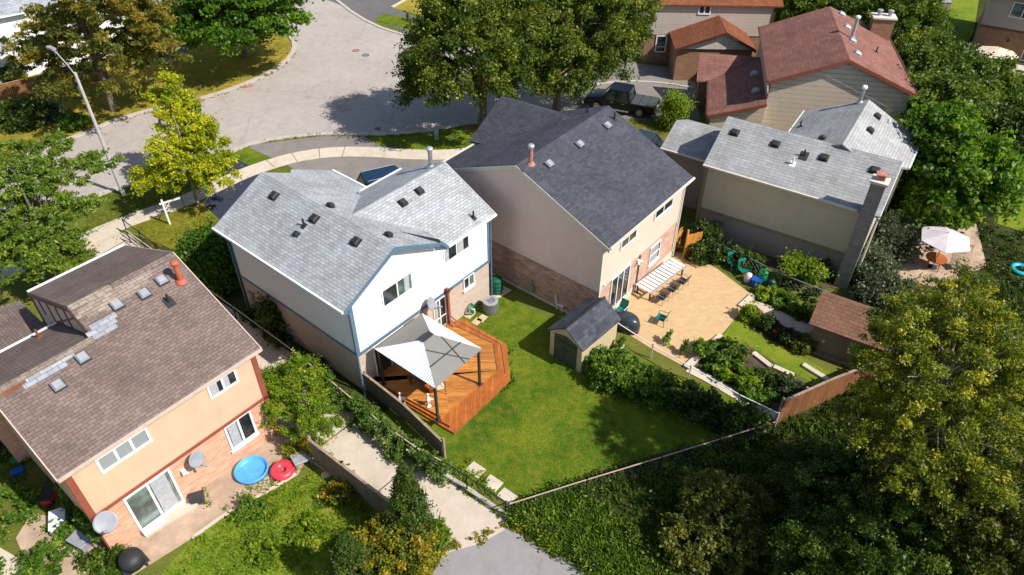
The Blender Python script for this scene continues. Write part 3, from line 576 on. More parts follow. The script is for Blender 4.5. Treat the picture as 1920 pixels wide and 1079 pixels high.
m=MB(); m.box(9.03,9.78,-.75,-.03,0,7.1); ch=m.build('chimney',br_grey,C)
m=MB(); m.box(8.95,9.86,-.83,.05,7.1,7.24); m.build('cap',m_cream,ch); m=MB(); m.box(9.2,9.62,-.55,-.2,7.243,7.5); m.obox((9.41,-.37),.6,.5,7.53,7.58,.2); m.build('chimney_pot',m_rust,ch)
PC=(0,2.93,6.868,0,SCf); PCL=(6.717,0,7.084,.489,0); PCR=(6.717,0,7.084,-.499,0)
for q in ((1378,249.5),(1454,271),(1545,296.5),(1640,320)): vent(C,FC.roof(*q,PC),PC,s=.34)
vent(C,FC.roof(1507,293,PC),PC,kind='stack',s=.6); vent(C,FC.roof(1486,308,PC),PC,m_white,kind='stack',s=.4)
for q in ((1644.5,219.5),(1631,246)): vent(C,FC.roof(*q,PCR),PCR,s=.33)
vent(C,FC.roof(1711,266,PCR),PCR,kind='stack'); vent(C,FC.roof(1500,238,PCL),PCL,kind='stack'); vent(C,FC.roof(1541,261,PCL),PCL,s=.3)
p=FC.roof(1612,193,PCL); flue(C,p,.95,.11,m_steel,m_white,'vent_pipe')
m=MB(); p=FC.v(1343,426,0); m.box(p.x-.2,p.x+.2,-.1,-.003,p.z-.1,p.z+.5); m.tube((p.x,-.08,p.z-.1),(p.x,-.08,.0),.05); m.build('electric_meter',m_olive,C)
# ================================================================ HOUSE D: red roof, clapboard
FD=Frame(-11.15,18.34,49.968); D=empty('detached_house',FD.o,FD.a,'beige clapboard house with red brown shingle roof and white vent pipe, behind the black pickup','house','houses of the street')
m=MB(); m.prism([(.25,.35,0),(9.85,.35,0),(9.85,.35,5.2),(5.023,.35,7.18),(.25,.35,5.2)],(0,10.1,0)); m.build('wall',wall_stripe,D)
m=MB(); m.prism([(0,0,5.3),(5.018,0,7.347),(5.018,10.68,7.347),(0,10.68,5.3)],(0,0,-.13)); m.build('roof',sh_red,D,label='left slope of the red brown roof')
m=MB(); m.prism([(5.024,0,7.347),(10.1,0,5.237),(10.1,10.68,5.237),(5.024,10.68,7.347)],(0,0,-.13)); m.build('roof',sh_red,D,label='right slope with the vents and chimney')
m=MB(); m.prism([(0,-.03,5.28),(5.02,-.03,7.33),(5.02,-.03,7.1),(0,-.03,5.05)],(0,-.03,0)); m.prism([(5.02,-.03,7.33),(10.1,-.03,5.22),(10.1,-.03,4.99),(5.02,-.03,7.1)],(0,-.03,0)); m.build('fascia',m_redt,D)
gutter(D,[(-.07,0,5.32),(-.07,10.68,5.32)],m_browntrim); gutter(D,[(10.17,0,5.26),(10.17,10.68,5.26)],m_browntrim)
m=MB(); m.box(9.86,9.92,.3,.36,0,5.0); m.box(.2,.3,.31,.345,3.8,5.1); m.build('corner_trim',m_redt,D)
m=MB(); m.path([(0,-.02,5.15),(.12,.1,4.6),(.2,.28,4.3)],.05); m.build('downspout',m_white,D)
q1=FD.hit(1327,216.6,(0,0,1),2.4); q2=FD.u(1438.3,195.7,.24); q3=FD.u(1425.5,107.7,.24); q4=FD.hit(1328.3,151.7,(0,0,1),2.4); q5=FD.hit(1306.2,151.7,(0,0,1),2.4); print('porch',q1,q2,q3,q4,q5)
q6=Vector((q5.x,q3.y+.6,q3.z)); up_=Vector((0,.004,0)); m=MB(); m.prism([q1,q2,Vector((.24,q3.y,q2.z)),q4],(0,0,-.12)); m.prism([q5,q4+up_,Vector((.24,q3.y+.004,q2.z)),Vector((q5.x,q3.y+.004,q2.z))],(0,0,-.12)); m.build('roof',sh_red,D,label='low porch roof of the red roofed house')
m=MB(); m.prism([(q1.x+.25,q2.y+.3,0),(.25,q2.y+.3,0),(.25,q2.y+.3,q2.z-.16),(q1.x+.25,q2.y+.3,q1.z-.14)],(0,5.0,0)); m.build('garage_wall',wall_stripe,D)
m=MB(); m.box(q5.x+.25,q1.x+.24,q4.y+.2,q3.y,0,2.2); m.box(q1.x+.2,q1.x+.246,q2.y+.32,q4.y,0,2.2); m.build('brick_wall',br_brown,D)
gutter(D,[q1+Vector((-.06,0,.02)),q4+Vector((-.06,0,.02))],m_browntrim); dz=Vector((0,-.03,-.02)); m=MB(); m.prism([q1+dz,q2+dz,q2+dz+Vector((0,0,-.2)),q1+dz+Vector((0,0,-.2))],(0,-.03,0)); m.build('fascia',m_redt,D)
PD=(5.023,0,7.347,-.4156,0); PDL=(q1.x,0,q1.z,(q2.z-q1.z)/(q2.x-q1.x),0)
for q in ((1578,27.5),(1588,52),(1598,77),(1607,101)): vent(D,FD.roof(*q,PD),PD,m_lead,.4)
vent(D,FD.roof(1643,98,PD),PD,kind='stack'); p=FD.roof(1597,73,PD); flue(D,p,1.5,.12,m_lead,m_white,'vent_pipe')
for q in ((1414,139),(1417,171)): vent(D,FD.roof(*q,PDL),PDL,m_lead,.4)
m=MB(); m.box(8.3,9.9,9.5,10.5,4.8,7.0); ch=m.build('chimney',br_brown,D); m=MB(); m.box(8.2,10.0,9.4,10.6,7.0,7.12); m.build('cap',m_cream,ch)
for x in (8.7,9.5): m=MB(); m.lathe([(.15,0),(.15,.3),(.22,.34),(.22,.44),(0,.5)],(x,10.0,7.12),10); m.build('chimney_pot',m_lead,ch)
# ================================================================ HOUSE E: peach house, brown roof
FE=Frame(50.526,-16.369,16.093); E_=empty('semi_detached_house',FE.o,FE.a,'peach coloured house with brown patched shingle roof and red flue pipe','house','houses of the street')
ZBE=2.62; US=3.72; sE=.442; zr=lambda v:5.606+sE*(v+.271)
m=MB(); m.box(0,8.15,0,10.7,0,ZBE); m.build('brick_wall',br_orange,E_)
m=MB(); m.prism([(8.17,-.02,ZBE),(8.17,10.72,ZBE),(8.17,10.72,5.6),(8.17,5.296,7.9),(8.17,-.02,5.5)],(US+.02-8.17,0,0)); m.prism([(US+.02,-.02,ZBE),(US+.02,7.5,ZBE),(US+.02,7.5,5.3),(US+.02,3.7,7.1),(US+.02,-.02,5.5)],(-US-.04,0,0)); m.build('upper_wall',wall_tan,E_)
m=MB(); m.prism([(-.244,-.271,zr(-.271)),(8.452,-.271,zr(-.271)),(8.452,5.296,zr(5.296)),(US,5.296,zr(5.296)),(US,3.72,zr(3.72)),(-.244,3.72,zr(3.72))],(0,0,-.13)); m.build('roof',sh_brown,E_,label='brown rear slope with the vents and flue')
zf=lambda v:8.066-.408*(v-5.3)
m=MB(); m.prism([(US,5.3,8.065),(8.452,5.3,8.065),(8.452,10.962,zf(10.962)),(US,10.962,zf(10.962))],(0,0,-.13)); m.build('roof',sh_brown,E_,label='brown front slope of the right half')
zq=zr(3.72); m=MB(); m.prism([(-.244,3.724,zq),(US-.03,3.724,zq),(US-.03,8.2,zq-.42*4.48),(-.244,8.2,zq-.42*4.48)],(0,0,-.13)); m.build('roof',sh_brown,E_,label='brown front slope of the left half')
m=MB(); m.prism([(US-.02,3.7,zr(3.7)-.1),(US-.02,5.3,7.95),(US-.02,10.7,zf(10.7)-.1),(US-.02,10.7,2),(US-.02,7.3,2),(US-.02,7.3,5.3)],(.03,0,0)); m.build('step_wall',m_pinktrim,E_,label='exposed timbered wall between the two roof heights')
m=MB(); m.prism([(US-.06,3.74,zr(3.74)),(US-.06,5.296,8.05),(US-.06,5.296,7.85),(US-.06,3.74,zr(3.74)-.2)],(.03,0,0)); m.prism([(US-.06,5.3,8.05),(US-.06,10.96,zf(10.96)),(US-.06,10.96,zf(10.96)-.22),(US-.06,5.3,7.83)],(.03,0,0))
for v in (6.0,7.2,8.4,9.6): m.box(US-.05,US-.02,v-.06,v+.06,5.2,zf(v)-.1)
m.prism([(US-.05,5.0,7.6),(US-.05,5.15,7.6),(US-.05,9.7,4.6),(US-.05,9.55,4.6)],(.025,0,0)); m.prism([(US-.05,3.8,zq-.14),(US-.05,8.2,zq-.42*4.48-.06),(US-.05,8.2,zq-.42*4.48+.12),(US-.05,3.8,zq+.05)],(.02,0,0)); m.box(US-.06,US+.04,10.6,10.74,2.2,5.6); m.build('timber_trim',m_browntrim,E_)
gz=lambda u:3.1-.25*(u-0)
m=MB(); m.prism([(-3,7.6,4.35),(US-.03,7.6,3.7),(US-.03,13.8,3.7),(-3,14.8,4.35)],(0,0,-.12)); m.build('roof',sh_brown,E_,label='low garage roof in the shade of the step')
m=MB(); m.box(-.5,US-.1,7.6,13.4,0,3.5); m.build('garage_wall',br_orange,E_)
# patched courses
PE=(0,-.271,5.606,0,sE); PEF=(0,5.3,8.066,0,-.408)
def patch(pts,pl,mat,name='roof_patch',up=.012):
    q=[FE.roof(*p,pl) for p in pts]; m=MB(); m.prism([x+Vector((0,0,.003)) for x in q],(0,0,up)); return m.build(name,mat,E_)
def band(a,b,dv,mat,steps,lab):
    A_=FE.roof(*a,PE); B_=FE.roof(*b,PE); v=(A_.y+B_.y)/2; u0,u1=sorted((A_.x,B_.x)); m=MB(); n=len(steps)
    for i,(s0,s1) in enumerate(steps):
        va=v-dv/2+dv*i/n; vb=va+dv/n; ua=u0+(u1-u0)*s0; ub=u0+(u1-u0)*s1; m.prism([(ua,va,zr(va)+.004),(ub,va,zr(va)+.004),(ub,vb,zr(vb)+.004),(ua,vb,zr(vb)+.004)],(0,0,.01))
    m.build('roof_patch',mat,E_,label=lab)
band((143,597),(293,518),.75,sh_brownl,[(.3,.5),(.1,.75),(0,.9),(.05,.97),(.2,1)],'pale tan patch of newer shingles')
band((163,630),(224,597),.6,sh_patch,[(.1,.8),(0,.9),(.2,1)],'grey patch of shingles in the middle'); band((40,722),(142,668),.42,sh_patch,[(0,.8),(.1,1)],'grey patch of shingles by the left vents')
band((4,741),(44,716),.2,sh_rust,[(0,1)],'rust coloured strip'); band((200,618),(212,592),.9,sh_red,[(.2,.6)]*2,'dark brown strip') if 0 else None
m=MB()
for i in range(11):
    u=-.2+i*.355; m.prism([(u,3.5,zr(3.5)+.02),(u,3.722,zq+.035),(u,3.95,zq-.42*.23+.02)],(.34,0,0))
m.build('ridge_cap',sh_brownl,E_,label='pale ridge cap')
m=MB()
for i in range(5):
    u=US+.03+i*.355; m.prism([(u,5.08,zr(5.08)+.02),(u,5.298,8.1),(u,5.52,zf(5.52)+.02)],(.34,0,0))
m.build('ridge_cap',sh_brownl,E_)
m=MB()
for i in range(8): u=5.6+i*.355; m.prism([(u,5.08,zr(5.08)+.02),(u,5.298,8.1),(u,5.52,zf(5.52)+.02)],(.34,0,0))
m.build('ridge_cap',sh_brown,E_)
gutter(E_,[(-.26,-.33,5.64),(8.47,-.33,5.64)],m_pinktrim); gutter(E_,[(US,11.02,zf(10.96)+.04),(8.46,11.02,zf(10.96)+.04)],m_white); gutter(E_,[(-.26,8.26,zq-.42*4.48+.03),(US-.05,8.26,zq-.42*4.48+.03)],m_white)
m=MB(); m.box(-.06,8.2,-.07,-.022,ZBE-.08,ZBE+.08); m.box(-.06,.2,-.07,-.023,ZBE,5.45); m.box(8.0,8.24,-.07,-.023,.0,5.4); m.box(-.055,-.022,-.02,.2,0,5.4); m.build('red_trim',m_redt,E_)
m=MB(); m.beam((-.27,-.3,5.56),(-.27,3.72,zq-.05),.04,.1); m.beam((8.48,-.3,5.56),(8.48,5.3,8.0),.04,.08); m.beam((8.48,10.96,zf(10.96)-.08),(8.48,5.3,8.0),.04,.08); m.build('rake_edge',m_pinktrim,E_)
r=rect4(FE,(182,862),(194,884),(279,824),(269,804)); window(E_,FE,*r,panes=3,glass=m_blinds,fw=.1,sill=False)
r=rect4(FE,(391,724),(397,746),(442,712),(436,694)); window(E_,FE,*r,panes=2,fw=.1,curtain=[(0.02,.3),(.5,.75)],sill=False)
r=rect4(FE,(421,801),(437,838),(478,812),(465,773)); window(E_,FE,*r,panes=2,fw=.1,curtain=[(.05,.4)],glass=[m_glassg,m_glass])
r=rect4(FE,(236,938),(262,985),(335,928),(313,882)); window(E_,FE,(r[0][0],.25),(r[1][0],2.4),panes=2,fw=.1,glass=[m_glassg,m_glassg],name='sliding_door',sill=False,curtain=[(.56,.92)])
for q in ((303,527),(270,552),(219,573),(155,672),(109,724)): vent(E_,FE.roof(*q,PE),PE,m_lead,.34,base=m_dark)
vent(E_,FE.roof(317,567,PE),PE,kind='stack',s=.5); p=FE.roof(340,529,PE); flue(E_,p,.95,.12,m_redpipe,m_redpipe,'flue_pipe')
p=FE.roof(73,632,(0,3.724,zq,0,-.42)); vent(E_,p,(0,3.7,zq,0,-.42),m_redt,kind='stack',s=.3)
m=MB(); p=FE.v(342,883,-.03); m.box(p.x-.09,p.x+.09,-.22,-.02,p.z-.12,p.z+.12); m.tube((p.x,-.15,p.z),(p.x+.12,-.28,p.z-.1),.05); m.build('security_light',m_white,E_)
# ================================================================ HOUSE F behind
FF=Frame(-2,0,0); b0=FF.loc(W(1204,119)); FFo=FF.w(b0.x,b0.y); FF=Frame(-2,FFo.x,FFo.y)
Fh=empty('detached_house',FF.o,FF.a,'taupe sided house with rust orange garage gable at the top edge','house','houses of the street')
m=MB(); m.box(0,11.0,0,9,0,2.72); m.build('brick_wall',br_brown,Fh); m=MB(); m.box(-.1,11.1,-.06,9.1,2.72,5.55); m.build('upper_wall',siding('siding_taupe_wide',(.5,.43,.36),.28,.55),Fh)
m=MB(); m.prism([(-.5,-.35,5.5),(11.6,-.35,5.5),(11.6,4.5,7.6),(-.5,4.5,7.6)],(0,0,-.12)); m.build('roof',sh_rust,Fh)
m=MB(); m.prism([(-.5,4.504,7.6),(11.6,4.504,7.6),(11.6,9.4,5.5),(-.5,9.4,5.5)],(0,0,-.12)); m.build('roof',sh_rust,Fh,label='far slope of the rust roof')
r=rect4(FF,(1312,10),(1312,24),(1330,25),(1331,8)); window(Fh,FF,*r,v0=-.06,fw=.12,sill=False)
r=rect4(FF,(1233,68),(1230,90),(1246,91),(1249,68)); window(Fh,FF,(r[0][0],1.2),(r[1][0],2.55),fw=.1,rail=[.3],panes=1,sill=False)
m=MB(); m.box(10.9,11.08,-.14,-.065,0,5.4); m.build('downspout',m_browntrim,Fh)
h=lambda x,y,z:FF.hit(x,y,(0,0,1),z)
ga=h(1265.7,92.7,3.0); gp=h(1359.5,60.7,4.3); gr=FF.v(1419.7,89.2,ga.y)
yb=-.07; gpk=Vector((gp.x,ga.y,FF.v(1359.5,60.7,ga.y).z)); gr.z=ga.z
m=MB(); m.prism([ga,gpk,(gpk.x,yb,gpk.z),(ga.x,yb,ga.z)],(0,0,-.12)); m.prism([gpk+Vector((.004,0,0)),(gr.x,ga.y,gr.z),(gr.x,yb,gr.z),(gpk.x+.004,yb,gpk.z)],(0,0,-.12)); m.build('roof',sh_rust,Fh,label='rust orange garage gable roof')
m=MB(); m.prism([(ga.x+.3,ga.y+.35,ga.z-.05),(gr.x-.2,ga.y+.35,ga.z-.05),(gpk.x,ga.y+.35,gpk.z-.2)],(0,-.1,0)); m.build('gable_wall',siding('siding_sand_wide',(.62,.54,.45),.26,.5),Fh)
m=MB(); m.box(ga.x+.3,gr.x-.2,ga.y+.4,-.01,0,ga.z-.13); m.build('garage_wall',br_brown,Fh)
m=MB(); m.prism([ga+Vector((0,-.03,0)),gpk+Vector((0,-.03,0)),gpk+Vector((0,-.03,-.22)),ga+Vector((0,-.03,-.22))],(0,-.03,0)); m.prism([gpk+Vector((0,-.03,0)),(gr.x,ga.y-.03,gr.z),(gr.x,ga.y-.03,gr.z-.22),gpk+Vector((0,-.03,-.22))],(0,-.03,0)); m.build('fascia',m_browntrim,Fh)
# ================================================================ HOUSE G top right, H top left
g0=W(1839,47,2.7); g1=W(1920,61,2.7); FG=Frame(math.degrees(math.atan2(g1.y-g0.y,g1.x-g0.x)),g0.x,g0.y)
G_=empty('detached_house',FG.o,FG.a,'taupe sided house with brick ground floor in the top right corner','house','houses of the street')
m=MB(); m.box(0,11,0,9,0,2.7); m.build('brick_wall',br_brown,G_); m=MB(); m.box(-.02,11,-.06,9,2.7,5.6); m.build('upper_wall',wall_taupe,G_); m=MB(); m.box(-.05,11,-.09,-.062,2.62,2.78); m.build('trim',m_browntrim,G_)
m=MB(); m.prism([(-.5,-.4,5.5),(11.5,-.4,5.5),(11.5,4.5,7.5),(-.5,4.5,7.5)],(0,0,-.12)); m.prism([(-.5,4.504,7.5),(11.5,4.504,7.5),(11.5,9.4,5.5),(-.5,9.4,5.5)],(0,0,-.12)); m.build('roof',sh_brown,G_)
window(G_,FG,(1.9,3.9),(4.6,5.1),v0=-.06,panes=3,glass=m_glassg,frame=m_white,sill=False); window(G_,FG,(4.2,.3),(6.4,2.3),panes=2,name='sliding_door',sill=False)
m=MB(); m.tube((2.6,-.01,1.9),(2.6,-.3,1.9),.04); m.lathe([(.05,.2),(.12,0),(0,0)],(2.6,-.3,1.75),8); m.build('wall_lamp',m_black,G_)
h0=W(0,33,5.4); h1=W(55,22,5.4); FH=Frame(math.degrees(math.atan2(h1.y-h0.y,h1.x-h0.x)),h0.x,h0.y)
H_=empty('detached_house',FH.o,FH.a,'bright white sided house with blue grey roof and white gutters in the top left corner','house','houses of the street')
m=MB(); m.box(-6,9.5,.4,9,0,5.2); m.build('wall',wall_w2,H_)
m=MB(); m.prism([(-6.5,0,5.4),(1.95,0,5.4),(1.95,4.7,7.5),(-6.5,4.7,7.5)],(0,0,-.12)); m.prism([(1.96,.3,5.35),(9.9,.3,5.35),(9.9,4.7,7.5),(1.96,4.7,7.5)],(0,0,-.12)); m.prism([(-6.5,4.704,7.5),(9.9,4.704,7.5),(9.9,9.4,5.3),(-6.5,9.4,5.3)],(0,0,-.12)); m.build('roof',sh_patch,H_)
gutter(H_,[(-6.5,-.06,5.44),(2.0,-.06,5.44)],m_white)
q0=FH.hit(28,92,(0,0,1),3); q1=FH.hit(0,110,(0,0,1),3); q2=FH.hit(3,38,(0,0,1),3.2)
m=MB(); m.prism([q0,q1,q1+Vector((-1.2,2.6,1.3)),q0+Vector((-1.2,3.9,1.6))],(0,0,-.12)); lr=m.build('roof',sh_patch,H_,label='low porch roof with white gutter')
gutter(H_,[q1+Vector((0,-.06,.03)),q0+Vector((0,-.06,.03))],m_white); m=MB(); m.beam(q0+Vector((.08,0,-.05)),q0+Vector((-1.12,3.9,1.55)),.1,.12); m.build('rake_edge',m_white,H_)
m=MB(); m.tube(q0+Vector((-.2,.3,-3)),q0+Vector((-.2,.3,-.1)),.08); m.build('porch_post',m_cream,H_)
# ================================================================ GROUND AND PAVING
sheet('ground',[(-400,-400),(400,-400),(400,700),(-400,700)],0,m_ground,px=False)
sheet('road',[(-120,385),(-20,318),(30,299),(90,275),(160,251),(212,227),(250,215),(300,203),(370,188),(430,170),(500,141),(536,117),(553,95),(550,72),(518,50),(490,42),(455,20),(440,-60),(560,-60),(625,-10),(645,14),(700,48),(762,68),(830,78),(900,90),(1000,95),(1100,110),(1130,150),(1100,205),(980,225),(860,236),(780,250),(700,254),(640,252),(540,258),(482,267),(437,285),(390,305),(330,325),(240,348),(180,368),(120,400),(20,450),(-60,500),(-160,560)],.010,m_road)
sheet('road_patch',[(637,181),(676,169),(691,176),(652,189)],.0135,m_roadpatch); sheet('road_patch',[(628,199),(648,195),(662,206),(640,212)],.0135,m_roadpatch)
strip('kerb',[(-60,338),(30,299),(90,275),(160,251),(212,227),(250,216),(300,203),(370,188),(430,170),(500,141),(536,117),(553,95),(550,72),(518,50),(490,42),(455,20)],.42,.10,m_kerb,.1)
strip('kerb',[(-60,500),(20,448),(120,398),(180,368),(240,348),(330,325),(390,305),(437,284),(482,267),(540,258),(600,252.5),(640,251.5),(700,253.5),(780,250),(860,236)],.4,.10,m_kerb,.1)
strip('kerb',[(600,-30),(645,14),(700,48),(762,68),(830,80),(900,90)],.35,.08,m_kerb,.08)
strip('kerb',[(1110,160),(1170,153),(1240,156),(1300,166)],.25,.10,m_kerb,.1)
strip('sidewalk',[(-80,560),(60,490),(165,446),(250,411),(335,383),(400,353),(455,327),(508,308),(552,296),(600,288),(645,285),(700,286),(760,290),(830,292),(900,285)],1.45,.045,m_concw,.05)
m_joint=plain('joint_soil',(.13,.11,.06),.95)
mj=MB()
for a,b in (((500,302),(515,315)),((547,288),(558,305)),((598,278),(600,298)),((648,274),(641,296)),((440,320),(455,341)),((395,346),(408,365)),((340,371),(348,391)),((290,386),(298,408))):
    p=W(*a);q=W(*b); mj.beam(p+Vector((0,0,.04)),q+Vector((0,0,.04)),.05,.009)
tag(mj.build('sidewalk_joints',m_joint),None,None,None,'structure')
sheet('driveway_sealed',[(395,303),(424,289),(468,311),(500,335),(520,380),(470,420),(430,450),(412,413),(382,384),(398,362),(430,341),(425,327)],.016,m_navy)
sheet('driveway',[(459,274),(600,256),(683,256.5),(712,274),(850,294),(870,320),(860,420),(700,420),(600,350),(541,312),(513,298)],.014,m_drive)
sheet('driveway',[(1050,240),(1040,190),(1100,160),(1110,110),(1205,121),(1300,130),(1312,226),(1240,226),(1160,224)],.018,m_drive)
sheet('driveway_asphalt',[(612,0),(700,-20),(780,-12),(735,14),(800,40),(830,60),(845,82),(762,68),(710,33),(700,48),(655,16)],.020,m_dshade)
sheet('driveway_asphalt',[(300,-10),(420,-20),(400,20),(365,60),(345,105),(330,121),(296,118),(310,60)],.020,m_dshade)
sheet('grass_verge',[(703,38),(716,27),(740,29),(790,42),(812,55),(800,62),(770,58)],.026,m_grass); sheet('grass_verge',[(735,15),(780,-10),(850,-10),(860,36),(815,34),(780,28)],.027,m_dry)
strip('stone_edging',[(735,15),(775,-8)],.3,.12,m_concw,.12,sm=0)
sheet('grass_boulevard',[(-60,330),(30,296),(90,272),(160,248),(212,225),(300,200),(370,185),(430,167),(500,138),(533,115),(549,95),(546,73),(516,52),(480,40),(420,30),(345,106),(330,122),(290,120),(200,60),(0,150),(-100,200)],.005,m_dry)
sheet('grass_verge',[(405,300),(437,286),(459,276),(511,297),(498,302),(467,311),(424,290)],.006,m_grass); sheet('grass_verge',[(683,258),(780,252),(860,238),(890,262),(870,285),(760,283),(712,273)],.006,m_grass)
sheet('grass_front_lawn',[(236,432),(260,420),(340,392),(383,384),(412,413),(430,450),(440,520),(380,560),(300,495)],.006,grass('grass_sunlit_front',[(.12,.15,.012),(.18,.19,.02),(.24,.22,.03),(.22,.2,.03)]))
sheet('grass_lawn',[(640,560),(930,545),(1110,640),(1240,690),(1440,775),(1440,797),(1228,850),(1091,890),(948,948),(838,866),(760,820),(660,720)],.006,m_grass)
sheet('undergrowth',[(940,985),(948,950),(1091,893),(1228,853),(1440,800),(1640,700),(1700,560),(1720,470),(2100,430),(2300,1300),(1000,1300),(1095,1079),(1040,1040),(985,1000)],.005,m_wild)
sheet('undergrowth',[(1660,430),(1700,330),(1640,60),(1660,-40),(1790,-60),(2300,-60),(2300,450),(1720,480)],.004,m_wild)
cp=[(145,470),(190,425),(243,440),(300,492),(440,590),(545,668),(625,736),(705,806),(778,858),(830,889),(872,915),(948,965),(950,992),(900,1020),(835,1038),(780,985),(700,955),(640,905),(575,860),(520,800),(470,720),(400,640),(250,500)]
sheet('alley_path',cp,.012,m_conc)
mj=MB()
for a,b in (((600,838),(676,782)),((700,930),(782,862)),((560,790),(600,730)),((150,500),(235,452))):
    p=W(*a);q=W(*b); mj.beam(p+Vector((0,0,.008)),q+Vector((0,0,.008)),.07,.009)
tag(mj.build('path_joints',m_joint),None,None,None,'structure')
strip('kerb',[(232,440),(300,492),(440,590),(545,668),(625,736),(705,806),(778,858),(830,889),(872,915),(955,972)],.2,.12,m_kerb,.12,sm=0)
sheet('asphalt_path',[(835,1036),(900,1018),(950,988),(985,996),(1010,1012),(1040,1038),(1075,1055),(1100,1079),(1130,1150),(800,1150),(812,1075)],.010,m_patch)
sheet('side_strip',[(243,437),(300,488),(440,586),(625,732),(690,795),(740,760),(640,690),(480,560),(420,520),(330,470)],.007,m_wild)
# patio and gardens behind the charcoal roofed house
sheet('patio',[(1122,574),(1262,470),(1300,482),(1345,505),(1418,560),(1385,590),(1350,632),(1286,690),(1222,655),(1150,610)],.020,m_paver)
strip('garden_kerb',[(1286,692),(1352,632)],.35,.16,m_concw,.16,sm=0); strip('garden_kerb',[(1388,578),(1412,556)],.35,.16,m_concw,.16,sm=0)
sheet('garden_lawn',[(1352,635),(1378,597),(1400,608),(1430,635),(1500,668),(1570,706),(1545,728),(1470,692),(1410,652)],.014,m_bright)
sheet('garden_path',[(1404,562),(1440,572),(1490,598),(1535,612),(1525,632),(1470,612),(1420,590),(1395,578)],.016,m_concw)
strip('garden_path_slabs',[(1290,692),(1330,712),(1390,748),(1455,782)],.55,.05,m_concw,.05); 
for a,b in (((1362,642),(1392,658)),((1412,664),(1445,690)),((1450,690),(1490,708)),((1505,686),(1560,720))): strip('garden_edging',[a,b],.28,.15,m_concw,.15,sm=0)
sheet('garden_bed',[(1290,690),(1352,637),(1410,655),(1500,712),(1545,735),(1470,782),(1400,750)],.009,m_soil); sheet('garden_bed',[(1385,597),(1400,585),(1470,612),(1525,635),(1510,668),(1440,635)],.010,m_soil); sheet('garden_bed',[(1415,556),(1440,545),(1530,590),(1530,608),(1480,590)],.011,m_soil)
sheet('garden_soil',[(1340,465),(1440,500),(1530,545),(1590,535),(1575,520),(1330,430)],.008,m_soil)
# yard behind the peach house
sheet('patio_slab',[(240,985),(335,925),(372,948),(275,1010)],.14,m_concw,thick=.14); sheet('dirt_yard',[(160,960),(300,880),(470,770),(560,760),(590,830),(560,890),(470,935),(360,1010),(250,1079),(120,1079),(160,1010)],.006,m_dirt)
strip('edging_stones',[(360,1010),(430,960),(490,930),(555,890)],.14,.07,m_concw,.07)
sheet('side_yard',[(-200,700),(0,760),(100,880),(200,1000),(240,1079),(200,1200),(-300,1200)],.005,m_ground); sheet('gravel_patch',[(60,960),(110,975),(160,1030),(150,1079),(60,1079),(30,1010)],.009,m_dirt); sheet('paved_patch',[(-30,1010),(40,1050),(80,1079),(80,1130),(-60,1130)],.010,m_concw)
sheet('back_lawn',[(300,1079),(360,1012),(480,935),(600,880),(720,945),(640,1120),(300,1200)],.004,m_bright)
sheet('front_step_patch',[(930,530),(960,545),(935,560),(905,545)],.012,m_concw)
# far right gardens
sheet('garden_lawn',[(1745,95),(1760,-30),(1840,-30),(1826,60),(1800,105),(1780,100)],.015,m_bright); sheet('patio_slab',[(1720,70),(1728,28),(1770,34),(1758,74)],.02,m_concw); sheet('garden_lawn',[(1870,420),(1885,290),(2000,280),(2000,460)],.012,m_bright)
sheet('patio_slab',[(1840,100),(1980,130),(1980,210),(1850,150)],.02,m_concw); sheet('patio_slab',[(1665,520),(1680,440),(1830,420),(1850,500),(1760,540)],.012,m_dirt)
# ================================================================ DECK
def dk(pts,z): return [W(x,y,z) for x,y in pts]
ps=empty('wooden_deck',W(760,700,0),0,'orange stained wooden deck with two steps, behind the white house','deck'); off=ps.location
def dprism(pts,z,t,mat,name,label=None):
    m=MB(); m.prism([p-off for p in dk(pts,z)],(0,0,-t)); return m.build(name,mat,ps,label=label)
corner=FA.w(.0,-.03); cw0=[FA.w(.25,-.06),FA.w(6.4,-.06)]
def toplvl(rim,z,t,name,mat,label=None):
    P=dk(rim,z); A1=Vector((cw0[1].x,cw0[1].y,z)); A0=Vector((cw0[0].x,cw0[0].y,z)); m=MB(); m.prism([q-off for q in [A0,A1]+P],(0,0,-t)); return m.build(name,mat,ps,label=label)
toplvl([(868,598),(950,646),(957,713),(851,812),(838,805),(690,715)],.15,.15,'lower_step',m_deckr)
toplvl([(862,605),(938,646),(946,701),(843,799),(828,791),(690,712)],.30,.149,'upper_step',m_deckr)
toplvl([(853,612),(924,645),(931,695),(826,782),(815,775),(690,708)],.45,.149,'deck_floor',m_deck)
m=MB()
for rim,z in (([(853,612),(924,645),(931,695),(826,782)],.302),([(862,605),(938,646),(946,701),(843,799)],.152)):
    P=[p-off for p in dk(rim,z)]
    for a,b in zip(P,P[1:]): m.beam(a,b,.07,.012)
m.build('step_gap_shade',m_black,ps)  # black strips painted in for the shade in the gaps under the step edges
# gazebo
gc=[W(703,655,2.95),W(817,729,2.95),W(903,654,2.95),W(790,587,2.95)]
